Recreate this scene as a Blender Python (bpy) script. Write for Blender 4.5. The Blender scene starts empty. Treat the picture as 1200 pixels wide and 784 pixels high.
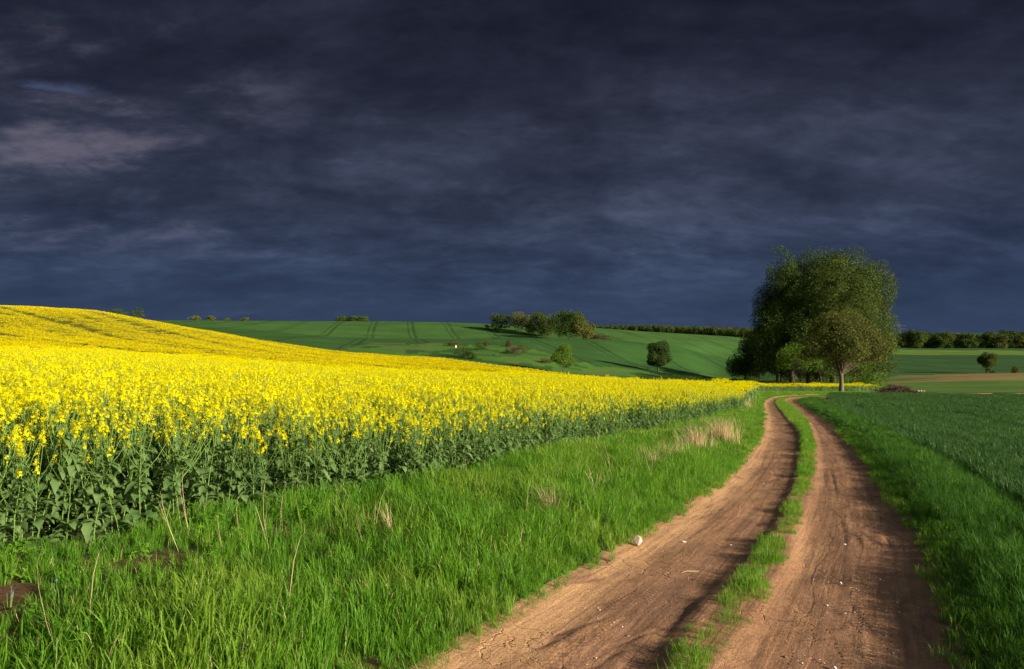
import bpy, math, random
import numpy as np
from mathutils import Vector
random.seed(7)
rng = np.random.default_rng(11)
R_ = math.radians
sc = bpy.context.scene
COL = sc.collection

# ---------------------------------------------------------------- camera, sky, sun, exposure
CAMZ = 1.9
cam_d = bpy.data.cameras.new('camera'); cam = bpy.data.objects.new('camera', cam_d); COL.objects.link(cam)
cam_d.lens = 24.0; cam_d.sensor_width = 36.0; cam_d.clip_start = 0.05; cam_d.clip_end = 20000
cam.location = (0, 0, CAMZ); cam.rotation_euler = (R_(90), 0, 0)
sc.camera = cam
sc.view_settings.view_transform = 'Standard'; sc.view_settings.look = 'None'
sc.view_settings.exposure = 0.76; sc.view_settings.gamma = 1.0; sc.view_settings.use_curve_mapping = False

SUN_EL = 17.0
SUN_AZ = 122.0          # compass bearing of the sun, clockwise from +Y (the view direction): right and a little behind
sd = Vector((math.sin(R_(SUN_AZ)) * math.cos(R_(SUN_EL)), math.cos(R_(SUN_AZ)) * math.cos(R_(SUN_EL)), math.sin(R_(SUN_EL))))
sl = bpy.data.lights.new('sun', 'SUN'); sl.energy = 5.0; sl.angle = R_(0.55); sl.color = (1.0, 0.87, 0.68)
sun = bpy.data.objects.new('sun', sl); COL.objects.link(sun)
sun.rotation_euler = (-sd).to_track_quat('-Z', 'Y').to_euler(); sun.location = (30, -30, 40)

world = bpy.data.worlds.new('World'); sc.world = world; world.use_nodes = True


class NT:
    def __init__(s, nt):
        s.nt = nt; nt.nodes.clear()
    def n(s, typ, ins=None, **kw):
        nd = s.nt.nodes.new(typ)
        for k, v in kw.items(): setattr(nd, k, v)
        for k, v in (ins or {}).items():
            sock = nd.inputs[k]
            if isinstance(v, bpy.types.NodeSocket): s.nt.links.new(v, sock)
            elif isinstance(v, bpy.types.Node): s.nt.links.new(v.outputs[0], sock)
            else: sock.default_value = v
        return nd
    def math(s, op, a, b=0.0, c=0.0, clamp=False):
        return s.n('ShaderNodeMath', {0: a, 1: b, 2: c}, operation=op, use_clamp=clamp).outputs[0]
    def vmath(s, op, a, b=(0, 0, 0)):
        return s.n('ShaderNodeVectorMath', {0: a, 1: b}, operation=op)
    def mix(s, f, a, b, blend='MIX'):
        nd = s.nt.nodes.new('ShaderNodeMix'); nd.data_type = 'RGBA'; nd.blend_type = blend
        for i, v in ((0, f), (6, a), (7, b)):
            if isinstance(v, bpy.types.NodeSocket): s.nt.links.new(v, nd.inputs[i])
            else: nd.inputs[i].default_value = (v if i == 0 else (*v, 1.0)[:4])
        return nd.outputs[2]
    def noise(s, vec, scale, detail=4, rough=0.55, dist=0.0, dim='3D'):
        nd = s.n('ShaderNodeTexNoise', {'Scale': scale, 'Detail': detail, 'Roughness': rough, 'Distortion': dist}, noise_dimensions=dim)
        if vec is not None: s.nt.links.new(vec, nd.inputs['Vector'])
        return nd.outputs[0]
    def ramp(s, f, stops, interp='LINEAR'):
        nd = s.nt.nodes.new('ShaderNodeValToRGB'); s.nt.links.new(f, nd.inputs[0])
        cr = nd.color_ramp; cr.interpolation = interp
        while len(cr.elements) < len(stops): cr.elements.new(0.5)
        for e, (p, c) in zip(cr.elements, stops):
            e.position = p; e.color = (*c, 1) if len(c) == 3 else c
        return nd.outputs[0]
    def smooth(s, v, lo, hi):
        return s.n('ShaderNodeMapRange', {0: v, 1: lo, 2: hi, 3: 0.0, 4: 1.0}, interpolation_type='SMOOTHSTEP').outputs[0]


# sky: a storm deck hung in front, open evening sky behind the camera on the side of the sun
w = NT(world.node_tree)
tc = w.n('ShaderNodeTexCoord').outputs['Generated']
sep = w.n('ShaderNodeSeparateXYZ', {0: tc})
dx, dy, dz = sep.outputs
zz = w.math('ADD', w.math('MAXIMUM', dz, 0.0), 0.30)
px = w.math('DIVIDE', dx, zz); py = w.math('DIVIDE', dy, zz)
# cloud plane, seen in perspective, turned so the cloud streets run obliquely
cp = w.n('ShaderNodeMapping', {'Vector': w.n('ShaderNodeCombineXYZ', {0: px, 1: py, 2: 0.0}).outputs[0], 'Rotation': (0, 0, R_(-14)), 'Scale': (1.15, 1.6, 1.0)}).outputs[0]
warp = w.n('ShaderNodeTexNoise', {'Vector': cp, 'Scale': 1.1, 'Detail': 3, 'Roughness': 0.5}).outputs['Color']
wv = w.n('ShaderNodeVectorMath', {0: warp, 1: (0.5, 0.5, 0.5)}, operation='SUBTRACT').outputs[0]
cw = w.n('ShaderNodeVectorMath', {0: wv, 1: (0.55, 0.55, 0.0), 2: cp}, operation='MULTIPLY_ADD').outputs[0]
n_big = w.noise(cw, 1.0, 10, 0.60)
n_mid = w.noise(w.vmath('ADD', cw, (7.3, 2.1, 4.0)).outputs[0], 2.6, 10, 0.62)
n_fine = w.noise(w.vmath('ADD', cp, (1.3, 9.1, 2.0)).outputs[0], 6.0, 8, 0.65)
n_tot = w.math('ADD', w.math('ADD', w.math('MULTIPLY', n_big, 0.46), w.math('MULTIPLY', n_mid, 0.36)), w.math('MULTIPLY', n_fine, 0.18))
low = w.ramp(w.smooth(dz, 0.0, 0.42), [(0.0, (0.0245, 0.039, 0.078)), (0.10, (0.0245, 0.037, 0.072)), (0.35, (0.0245, 0.0315, 0.057)),
                                       (0.70, (0.0200, 0.0238, 0.042)), (1.0, (0.0115, 0.0135, 0.025))])
shade = w.ramp(n_tot, [(0.37, (0.46, 0.48, 0.54)), (0.455, (0.78, 0.80, 0.84)), (0.515, (1.13, 1.14, 1.13)), (0.565, (1.60, 1.58, 1.52)), (0.65, (2.5, 2.4, 2.25))])
shade_low = w.mix(w.smooth(dz, 0.0, 0.15), w.mix(0.25, (1, 1, 1), shade), shade)
deck = w.mix(1.0, low, shade_low, 'MULTIPLY')
# torn cloud bellies towards the left, lit from the west
lx = w.smooth(dx, -0.22, -0.55)
patch = w.smooth(w.math('ADD', w.math('MULTIPLY', n_mid, 0.6), w.math('MULTIPLY', n_big, 0.4)), 0.475, 0.63)
bandz = w.math('MULTIPLY', w.smooth(dz, 0.08, 0.15), w.smooth(dz, 0.42, 0.30))
torn = w.math('MULTIPLY', w.math('MULTIPLY', patch, lx), bandz)
deck = w.mix(w.math('MULTIPLY', w.math('MULTIPLY', torn, 0.85), w.smooth(w.math('ADD', w.math('MULTIPLY', n_fine, 0.55), w.math('MULTIPLY', n_tot, 0.45)), 0.40, 0.60)), deck, (0.098, 0.088, 0.120))
# a thin blue gap among them, and a paler break nearer the middle
def gap(cx, cz, sz, r, amt, colr, deck):
    dd = w.vmath('DISTANCE', w.n('ShaderNodeCombineXYZ', {0: dx, 1: 0.0, 2: w.math('MULTIPLY', dz, sz)}).outputs[0], (cx, 0.0, cz * sz)).outputs['Value']
    mm = w.smooth(w.math('ADD', dd, w.math('MULTIPLY', w.math('SUBTRACT', n_mid, 0.5), 0.55)), r, 0.0)
    mm = w.math('MULTIPLY', w.math('MULTIPLY', mm, w.smooth(dy, 0.0, 0.1)), w.smooth(w.math('ADD', w.math('MULTIPLY', n_fine, 0.6), w.math('MULTIPLY', n_mid, 0.4)), 0.42, 0.58))
    return w.mix(w.math('MULTIPLY', mm, amt), deck, colr)
deck = gap(-0.52, 0.287, 9.0, 0.085, 0.6, (0.060, 0.080, 0.165), deck)
deck = gap(-0.205, 0.238, 7.0, 0.07, 0.4, (0.085, 0.092, 0.135), deck)
deck10 = w.mix(1.0, deck, (8.2, 8.2, 8.2), 'MULTIPLY')
sky = w.n('ShaderNodeTexSky', sky_type='NISHITA', sun_disc=False, sun_elevation=R_(SUN_EL), sun_rotation=R_(SUN_AZ), air_density=1.0, dust_density=1.5)
opening = w.smooth(w.vmath('DOT_PRODUCT', tc, (math.sin(R_(SUN_AZ + 22)), math.cos(R_(SUN_AZ + 22)), 0.0)).outputs['Value'], 0.12, 0.55)
opening = w.math('MULTIPLY', opening, w.smooth(dy, 0.12, -0.15))
skyc = w.mix(opening, deck10, sky.outputs[0])
bg = w.n('ShaderNodeBackground', {'Color': skyc, 'Strength': 0.1})
w.n('ShaderNodeOutputWorld', {'Surface': bg})

# ---------------------------------------------------------------- numpy helpers


def sstep(a, b, x):
    t = np.clip((x - a) / (b - a), 0, 1); return t * t * (3 - 2 * t)


def pchip(xk, yk, x):
    """monotone cubic; yk may be (n, m)"""
    xk = np.asarray(xk, float); yk = np.asarray(yk, float)
    h = np.diff(xk); d = np.diff(yk, axis=0) / (h if yk.ndim == 1 else h[:, None])
    m = np.zeros_like(yk)
    with np.errstate(divide='ignore', invalid='ignore'):
        a, b = d[:-1], d[1:]
        hm = np.where(a * b > 0, 2 * a * b / (a + b), 0)
    m[1:-1] = hm; m[0] = d[0]; m[-1] = d[-1]
    x = np.clip(x, xk[0], xk[-1])
    i = np.clip(np.searchsorted(xk, x, side='right') - 1, 0, len(xk) - 2)
    return xk, yk, m, h, i, x


def pchip1(xk, yk, x):
    xk, yk, m, h, i, x = pchip(xk, yk, x)
    t = (x - xk[i]) / h[i]; t2 = t * t; t3 = t2 * t
    return (2*t3 - 3*t2 + 1) * yk[i] + (t3 - 2*t2 + t) * h[i] * m[i] + (-2*t3 + 3*t2) * yk[i+1] + (t3 - t2) * h[i] * m[i+1]


_perm = np.random.default_rng(3).random((256, 256))


def vnoise(x, y):
    xi = np.floor(x).astype(int); yi = np.floor(y).astype(int)
    fx = x - xi; fy = y - yi
    fx = fx * fx * (3 - 2 * fx); fy = fy * fy * (3 - 2 * fy)
    a = _perm[xi & 255, yi & 255]; b = _perm[(xi + 1) & 255, yi & 255]
    c = _perm[xi & 255, (yi + 1) & 255]; d = _perm[(xi + 1) & 255, (yi + 1) & 255]
    return (a * (1 - fx) + b * fx) * (1 - fy) + (c * (1 - fx) + d * fx) * fy


def fbm(x, y, o=4, g=0.5):
    s = 0; a = 1; tot = 0
    for k in range(o):
        s = s + a * vnoise(x * 2**k + 17.3 * k, y * 2**k + 5.1 * k); tot += a; a *= g
    return s / tot


# ---------------------------------------------------------------- terrain
XC = [-300, 0, 100, 200, 300, 400, 500, 600, 700, 800, 850, 900, 1000, 1100, 1200, 1500]
VV = [392, 402, 404.5, 410.5, 418, 425, 429, 431.5, 437.5, 441.5, 443.5, 445, 446, 445.5, 444.5, 444]
YR = [58, 70, 95, 125, 180, 250, 330, 400, 500, 560, 800, 1000, 1500, 3000, 7000]
VA = np.array(VV, float)
ROWS = [list(VA + 1520 / 58.), list(VA + np.array([21.7]*9 + [21.2, 19.5, 17.8, 17.6, 20, 21, 21.7])),
 [411, 421, 423, 429, 437, 444.5, 448.5, 451, 456.5, 460.5, 461.5, 461, 461, 460, 459.5, 458],
 [407, 416, 418.5, 424, 432, 440, 445, 449, 455, 460.5, 461.5, 460.5, 459.5, 462, 462, 461],
 [390, 394, 400, 407, 416, 426, 434, 442, 450, 457, 459, 457, 456, 457, 455, 453],
 [362, 362, 367, 384.5, 402, 415.5, 422, 433, 444, 452, 455, 452, 450, 446, 444, 442],
 [366, 367, 374, 386, 397, 405, 409, 414, 427, 441, 447, 446, 442, 439, 437.5, 437],
 [370, 371, 376, 382, 392, 399, 402, 404, 416, 433, 441, 438, 432, 431, 430, 430],
 [374, 374, 378, 382, 388, 396, 397, 396.5, 397.5, 408, 420, 425, 422, 421, 420, 420],
 [375, 375, 378, 381, 386, 395, 399.5, 401, 402, 412, 423, 426, 419, 417.5, 416.5, 416],
 [376, 376, 375, 375.5, 376, 376.5, 377, 380.5, 384.8, 391, 394, 398, 404, 407.5, 407.5, 407],
 [380, 380, 379, 379, 379, 379, 380, 383, 387, 393, 396, 400, 405, 408, 408, 408],
 [386, 386, 386, 386, 386, 386, 386, 386, 389, 392, 393, 395, 398, 400, 400, 400],
 [390]*16, [391.5]*16]
ROWS = np.array(ROWS, float)
_xs = np.linspace(-300, 1500, 721)
_TAB = np.stack([pchip1(XC, r, _xs) for r in ROWS])          # rows x 721
_ls = np.linspace(np.log(58), np.log(7000), 600)
_TAB2 = np.stack([pchip1(np.log(YR), _TAB[:, j], _ls) for j in range(_TAB.shape[1])], 1)   # 600 x 721
_k = np.ones(9) / 9
_pad = np.pad(_TAB2, ((0, 0), (4, 4)), 'edge')
_TAB2 = np.stack([np.convolve(r, _k, 'valid') for r in _pad])
_VT = np.convolve(np.pad(pchip1(XC, VV, _xs), 4, 'edge'), _k, 'valid')


def Gp(x, Y):
    """bearing column x and depth Y -> apparent level of the ground"""
    near = np.interp(x, _xs, _VT) + 1520 / np.maximum(Y, 0.5)
    u = np.clip((np.log(np.maximum(Y, 58)) - _ls[0]) / (_ls[1] - _ls[0]), 0, 598.999)
    v = np.clip((x + 300) / (_xs[1] - _xs[0]), 0, 719.999)
    i = u.astype(int); j = v.astype(int); fu = u - i; fv = v - j
    far = (_TAB2[i, j] * (1-fu) + _TAB2[i+1, j] * fu) * (1-fv) + (_TAB2[i, j+1] * (1-fu) + _TAB2[i+1, j+1] * fu) * fv
    return np.where(Y < 58, near, far)


def G0(X, Y):
    X = np.asarray(X, float); Y = np.asarray(Y, float)
    r = np.hypot(X, Y); th = np.arctan2(X, Y)
    lim = R_(48)
    thc = np.clip(th, -lim, lim) * (1 - sstep(R_(100), R_(180), np.abs(th)))
    Ye = np.maximum(r * np.cos(thc), 0.5); xc = 600 + 800 * np.tan(thc)
    return CAMZ - (Gp(xc, Ye) - 392) / 800 * Ye


def unproj(x, y):
    Ys = np.exp(np.linspace(math.log(1.5), math.log(120), 3000))
    g = Gp(np.full_like(Ys, float(x)), Ys)
    k = int(np.argmax(g <= y)) if (g <= y).any() else int(np.argmin(g))
    return (x - 600) / 800 * Ys[k], Ys[k]


def smooth_poly(pts, n):
    pts = np.array(pts, float); d = np.r_[0, np.cumsum(np.hypot(*np.diff(pts, axis=0).T))]
    t = np.linspace(0, d[-1], n)
    return np.stack([pchip1(d, pts[:, 0], t), pchip1(d, pts[:, 1], t)], 1)


Lpx = [(505, 784), (560, 748), (620, 710), (700, 663), (760, 625), (800, 600), (840, 571), (870, 545), (885, 525), (896, 505), (898, 490), (896, 478), (899, 469), (913, 464.2)]
MLpx = [(778, 784), (800, 763), (818, 743), (823, 713), (838, 686), (863, 668), (885, 645), (912, 612), (923, 583), (933, 560), (935, 540), (938, 523), (936, 508), (925, 493), (911, 475), (911, 468), (921, 465.2)]
MRpx = [(837, 784), (863, 756), (885, 718), (911, 678), (922, 656), (930, 630), (938, 603), (945, 585), (953, 563), (956, 543), (956, 525), (954, 510), (949, 498), (940, 486), (926, 474), (920, 469), (927, 466.2)]
Rpx = [(1113, 784), (1103, 740), (1093, 690), (1082, 655), (1070, 626), (1052, 600), (1036, 574), (1020, 548), (1006, 530), (986, 509), (966, 493), (946, 479), (934, 472), (932, 468.6), (938, 466.6)]
Lw, MLw, MRw, Rw = ([unproj(*p) for p in q] for q in (Lpx, MLpx, MRpx, Rpx))


def extend(P, head, tail):
    return [*head, *P, *tail]


d0 = np.array([0.42, 0.90])       # track heading near the camera


def back(P, L):
    p = np.array(P[0]); return [tuple(p - d0 * t) for t in L]


tails = [np.array(P[-1]) for P in (Lw, MLw, MRw, Rw)]


def tail(P, off):
    x, y = P[-1]
    return [(x + 4 + off, y + 4.6 - off * 0.6), (x + 11, 82 - off), (x + 22, 85.5 - off), (x + 40, 87 - off), (x + 70, 86 - off)]


Lw = smooth_poly(extend(Lw, back(Lw, (11, 7, 3)), tail(Lw, 0)), 900)
MLw = smooth_poly(extend(MLw, back(MLw, (11, 7, 3)), tail(MLw, 1.2)), 900)
MRw = smooth_poly(extend(MRw, back(MRw, (11, 7, 3)), tail(MRw, 1.8)), 900)
Rw = smooth_poly(extend(Rw, back(Rw, (11, 7, 3)), tail(Rw, 3.1)), 900)


def pdist(X, Y, P):
    """signed distance to polyline P (positive to the right of its direction) and arc length of the foot"""
    X = np.asarray(X, float).ravel(); Y = np.asarray(Y, float).ravel()
    P = P[::9] if len(P) > 300 else P
    best = np.full(X.shape, 1e9); sg = np.zeros(X.shape); al = np.zeros(X.shape); acc = 0
    for a, b in zip(P[:-1], P[1:]):
        e = b - a; L = math.hypot(*e)
        if L < 1e-6: continue
        t = np.clip(((X - a[0]) * e[0] + (Y - a[1]) * e[1]) / (L * L), 0, 1)
        qx = X - a[0] - t * e[0]; qy = Y - a[1] - t * e[1]
        d = np.hypot(qx, qy); m = d < best
        best[m] = d[m]; sg[m] = np.sign(e[1] * qx - e[0] * qy)[m]; al[m] = (acc + t * L)[m]; acc += L
    return best * np.where(sg == 0, 1, sg), al


def inpoly(X, Y, P):
    X = np.asarray(X, float); Y = np.asarray(Y, float); c = np.zeros(X.shape, bool); n = len(P)
    for i in range(n):
        x1, y1 = P[i]; x2, y2 = P[(i + 1) % n]
        if y1 == y2: continue
        m = ((y1 > Y) != (y2 > Y)) & (X < (x2 - x1) * (Y - y1) / (y2 - y1) + x1); c ^= m
    return c


# field outlines on the ground
edge_px = [(-260, 715), (-120, 690), (0, 655), (100, 638), (200, 620), (300, 606), (400, 591), (500, 573), (600, 549), (700, 523), (800, 502), (850, 488), (880, 477)]
RE = [unproj(*p) for p in edge_px] + [(22.5, 63), (25.5, 74), (31, 86), (38, 93), (47, 98), (54, 101)]
RE = smooth_poly(RE, 260)
RAPE = [*map(tuple, RE), (55, 108), (52, 116), (47, 121), (40, 126), (36, 150), (38, 210), (31, 232), (8, 246), (-25, 251), (-62, 253), (-105, 262), (-150, 285), (-230, 300), (-330, 300), (-330, -10), (-14, -10)]
wheat_px = [(1290, 680), (1200, 606), (1178, 590), (1145, 566), (1113, 545), (1080, 529), (1048, 514), (1015, 497), (982, 480), (966, 471)]
WE = [(2.6, -8), (4.3, 1)] + [unproj(*p) for p in wheat_px] + [(34, 74), (44, 78), (64, 80), (100, 80)]
WE = smooth_poly(WE, 200)
WHEAT = [*map(tuple, WE), (160, 84), (170, 124), (80, 122), (66, 116), (66, 100), (100, 90), (150, 90), (190, 84), (190, -10)]
TRACKP = np.array([*map(tuple, Lw[::9]), *map(tuple, Rw[::-9])])


def bank(X, Y):
    d, _ = pdist(X, Y, Rw)
    h = sstep(0.0, 0.55, d) * (1 - sstep(1.0, 2.2, d)) * 0.05 + sstep(0, 1.2, d) * (1 - sstep(8, 20, d)) * 0.04
    return h * (1 - sstep(40, 62, Y.ravel()))


def ground(X, Y, cut=False):
    X = np.asarray(X, float); Y = np.asarray(Y, float); sh = X.shape
    z = G0(X, Y).ravel()
    r = np.hypot(X, Y).ravel()
    x, y = X.ravel(), Y.ravel()
    near = r < 90
    if near.any():
        z[near] += bank(x[near], y[near])
        z[near] += (fbm(x[near] * 1.3, y[near] * 1.3, 3) - 0.5) * 0.06
    far = r > 60
    z[far] += (fbm(x[far] / 40, y[far] / 40, 3) - 0.5) * np.clip((r[far] - 60) / 400, 0, 1) * 1.2
    if cut:
        m = (r < 110)
        xi, yi = x[m], y[m]
        dl, _ = pdist(xi, yi, Lw); dr, _ = pdist(xi, yi, Rw)
        z[m] -= 0.16 * sstep(-0.12, 0.12, np.minimum(dl, -dr))
    return z.reshape(sh)


# ---------------------------------------------------------------- object helpers
MATS = {}


def tag(o, label=None, cat=None, group=None, kind=None):
    if label: o['label'] = label
    if cat: o['category'] = cat
    if group: o['group'] = group
    if kind: o['kind'] = kind
    return o


def mesh_np(name, V, F, mats=None, mi=None, smooth=False, cols=None, uv=None):
    """F: (n,3) or (n,4) array, or list of such arrays"""
    me = bpy.data.meshes.new(name)
    V = np.asarray(V, np.float32)
    Fs = F if isinstance(F, list) else [F]
    Fs = [np.asarray(f, np.int32) for f in Fs if len(f)]
    loops = np.concatenate([f.ravel() for f in Fs])
    tot = np.concatenate([np.full(len(f), f.shape[1], np.int32) for f in Fs])
    start = np.r_[0, np.cumsum(tot)[:-1]].astype(np.int32)
    me.vertices.add(len(V)); me.vertices.foreach_set('co', V.ravel())
    me.loops.add(len(loops)); me.loops.foreach_set('vertex_index', loops)
    me.polygons.add(len(tot)); me.polygons.foreach_set('loop_start', start); me.polygons.foreach_set('loop_total', tot)
    for m in (mats or []): me.materials.append(m)
    if mi is not None: me.polygons.foreach_set('material_index', np.asarray(mi, np.int32))
    me.polygons.foreach_set('use_smooth', np.full(len(tot), bool(smooth)))
    for k, c in (cols or {}).items():
        a = me.attributes.new(k, 'FLOAT_COLOR' if c.ndim == 2 else 'FLOAT', 'POINT')
        a.data.foreach_set('color' if c.ndim == 2 else 'value', np.asarray(c, np.float32).ravel())
    if uv is not None:
        u = me.uv_layers.new(name='UVMap'); u.data.foreach_set('uv', np.asarray(uv, np.float32)[loops].ravel())
    me.update(calc_edges=True)
    return me


def obj(name, me, parent=None, loc=(0, 0, 0), rz=0, scale=None):
    o = bpy.data.objects.new(name, me); COL.objects.link(o)
    o.location = loc; o.rotation_euler = (0, 0, rz)
    if scale is not None: o.scale = (scale,) * 3 if np.isscalar(scale) else scale
    if parent is not None: o.parent = parent
    return o


def scatter(name, pos, protos, rotz=None, tilt=None, scl=None, idx=None):
    """one 'stuff' object: geometry nodes put proto meshes (mesh data only) on its points"""
    n = len(pos)
    me = bpy.data.meshes.new(name); me.vertices.add(n); me.vertices.foreach_set('co', np.asarray(pos, np.float32).ravel())
    rot = np.zeros((n, 3), np.float32)
    if tilt is not None: rot[:, :2] = tilt
    rot[:, 2] = rng.random(n) * 2 * math.pi if rotz is None else rotz
    scl = np.ones(n) if scl is None else scl
    scl = np.repeat(np.asarray(scl)[:, None], 3, 1) if np.ndim(scl) == 1 else scl
    idx = rng.integers(0, len(protos), n) if idx is None else idx
    a = me.attributes.new('rot', 'FLOAT_VECTOR', 'POINT'); a.data.foreach_set('vector', rot.ravel())
    a = me.attributes.new('scl', 'FLOAT_VECTOR', 'POINT'); a.data.foreach_set('vector', np.asarray(scl, np.float32).ravel())
    a = me.attributes.new('idx', 'INT', 'POINT'); a.data.foreach_set('value', np.asarray(idx, np.int32))
    me.update()
    o = obj(name, me)
    ng = bpy.data.node_groups.new(name + '_scatter', 'GeometryNodeTree')
    ng.interface.new_socket('Geometry', in_out='INPUT', socket_type='NodeSocketGeometry')
    ng.interface.new_socket('Geometry', in_out='OUTPUT', socket_type='NodeSocketGeometry')
    N = ng.nodes.new; Lk = ng.links.new
    gi = N('NodeGroupInput'); go = N('NodeGroupOutput'); iop = N('GeometryNodeInstanceOnPoints'); jn = N('GeometryNodeJoinGeometry')
    for p in protos:
        po = bpy.data.objects.new(p.name, p)
        oi = N('GeometryNodeObjectInfo'); oi.inputs['Object'].default_value = po; oi.inputs['As Instance'].default_value = False
        g2i = N('GeometryNodeGeometryToInstance'); Lk(oi.outputs['Geometry'], g2i.inputs[0]); Lk(g2i.outputs[0], jn.inputs[0])
    def attr(nm, dt):
        q = N('GeometryNodeInputNamedAttribute'); q.data_type = dt; q.inputs['Name'].default_value = nm; return q.outputs['Attribute']
    Lk(gi.outputs[0], iop.inputs['Points']); Lk(jn.outputs[0], iop.inputs['Instance'])
    iop.inputs['Pick Instance'].default_value = True
    Lk(attr('idx', 'INT'), iop.inputs['Instance Index']); Lk(attr('rot', 'FLOAT_VECTOR'), iop.inputs['Rotation']); Lk(attr('scl', 'FLOAT_VECTOR'), iop.inputs['Scale'])
    Lk(iop.outputs[0], go.inputs[0])
    md = o.modifiers.new('scatter', 'NODES'); md.node_group = ng
    return o


# ---------------------------------------------------------------- materials
def new_mat(name):
    m = bpy.data.materials.new(name); m.use_nodes = True; MATS[name] = m
    return m, NT(m.node_tree)


def leaf_mat(name, c1, c2, trans=0.35, rough=0.5, spec=0.25, tcol=None, scale=1.0, world=False, c3=None, bypos=6.0):
    """plant tissue: hue differs from plant to plant and within a plant; thin, so some light passes through"""
    m, t = new_mat(name)
    rnd = t.n('ShaderNodeObjectInfo').outputs['Random']
    pos = t.n('ShaderNodeNewGeometry').outputs['Position']
    nz = t.noise(pos, bypos * scale, 3)
    f = t.math('ADD', t.math('MULTIPLY', rnd, 0.55), t.math('MULTIPLY', t.smooth(nz, 0.3, 0.7), 0.45))
    col = t.mix(f, c1, c2)
    if c3 is not None:
        big = t.math('MULTIPLY', t.smooth(t.noise(pos, 2.0 * scale, 4), 0.45, 0.66), 0.8)
        col = t.mix(big, col, c3)
    p = t.n('ShaderNodeBsdfPrincipled', {'Base Color': col, 'Roughness': rough, 'Specular IOR Level': spec})
    tr = t.n('ShaderNodeBsdfTranslucent', {'Color': col if tcol is None else t.mix(0.55, col, tcol)})
    mx = t.n('ShaderNodeMixShader', {0: trans, 1: p, 2: tr})
    t.n('ShaderNodeOutputMaterial', {'Surface': mx})
    return m


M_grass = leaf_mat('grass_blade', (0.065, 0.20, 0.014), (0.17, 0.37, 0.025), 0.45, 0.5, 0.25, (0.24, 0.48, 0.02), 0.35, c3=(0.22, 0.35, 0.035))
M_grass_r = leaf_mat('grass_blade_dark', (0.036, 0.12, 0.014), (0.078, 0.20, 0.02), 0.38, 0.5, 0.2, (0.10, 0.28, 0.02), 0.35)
M_wheat = leaf_mat('wheat_blade', (0.034, 0.098, 0.022), (0.074, 0.165, 0.034), 0.3, 0.5, 0.25, (0.06, 0.20, 0.03), 0.2)
M_straw = leaf_mat('dry_straw', (0.52, 0.38, 0.20), (0.74, 0.60, 0.38), 0.3, 0.7, 0.1, (0.6, 0.42, 0.2))
M_stem = leaf_mat('rape_stem', (0.13, 0.24, 0.045), (0.20, 0.34, 0.07), 0.15, 0.5, 0.3)
M_rleaf = leaf_mat('rape_leaf', (0.085, 0.165, 0.05), (0.17, 0.27, 0.09), 0.3, 0.45, 0.35, (0.12, 0.28, 0.04))
M_petal = leaf_mat('rape_petal', (0.73, 0.68, 0.0), (0.83, 0.79, 0.0), 0.36, 0.7, 0.05, (0.84, 0.74, 0.0))
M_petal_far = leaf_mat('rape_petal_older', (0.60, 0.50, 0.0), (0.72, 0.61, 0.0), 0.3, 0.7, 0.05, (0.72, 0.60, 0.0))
M_bud = leaf_mat('rape_bud', (0.42, 0.46, 0.03), (0.50, 0.50, 0.03), 0.3, 0.6, 0.15)
M_weed = leaf_mat('weed_leaf', (0.10, 0.27, 0.02), (0.17, 0.34, 0.03), 0.4, 0.5, 0.2, (0.2, 0.4, 0.03))
M_blue = leaf_mat('speedwell_petal', (0.16, 0.22, 0.62), (0.22, 0.28, 0.70), 0.3, 0.6, 0.1)


def bark_mat(name, c1, c2):
    m, t = new_mat(name)
    g = t.n('ShaderNodeNewGeometry').outputs['Position']
    sc_ = t.n('ShaderNodeMapping', {'Vector': g, 'Scale': (6, 6, 1.2)}).outputs[0]
    nz = t.noise(sc_, 2.0, 6, 0.65)
    col = t.ramp(nz, [(0.35, c1), (0.62, c2)])
    b = t.n('ShaderNodeBump', {'Height': nz, 'Strength': 0.8, 'Distance': 0.05})
    p = t.n('ShaderNodeBsdfPrincipled', {'Base Color': col, 'Roughness': 0.9, 'Normal': b})
    t.n('ShaderNodeOutputMaterial', {'Surface': p})
    return m


M_bark = bark_mat('bark_grey_brown', (0.075, 0.058, 0.036), (0.18, 0.14, 0.09))
M_barkd = bark_mat('bark_dark', (0.035, 0.026, 0.018), (0.09, 0.07, 0.05))


def simple(name, c1, c2, scale=8, rough=0.85, bump=0.4, bd=0.02):
    m, t = new_mat(name)
    tcn = t.n('ShaderNodeTexCoord').outputs['Object']
    nz = t.noise(tcn, scale, 6, 0.6)
    col = t.ramp(nz, [(0.35, c1), (0.65, c2)])
    b = t.n('ShaderNodeBump', {'Height': nz, 'Strength': bump, 'Distance': bd})
    p = t.n('ShaderNodeBsdfPrincipled', {'Base Color': col, 'Roughness': rough, 'Normal': b})
    t.n('ShaderNodeOutputMaterial', {'Surface': p})
    return m


M_stone = simple('pale_stone', (0.42, 0.33, 0.23), (0.68, 0.57, 0.43), 30, 0.85)
M_white = simple('white_stone', (0.66, 0.62, 0.56), (0.82, 0.80, 0.76), 20, 0.7)
M_brownst = simple('brown_stone', (0.17, 0.10, 0.065), (0.34, 0.21, 0.14), 30, 0.9)
M_steel = simple('galvanised_steel', (0.07, 0.085, 0.10), (0.11, 0.13, 0.15), 1, 0.6, 0.0)
M_brush = simple('dead_brushwood', (0.06, 0.035, 0.025), (0.20, 0.12, 0.08), 3, 0.95)

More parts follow.
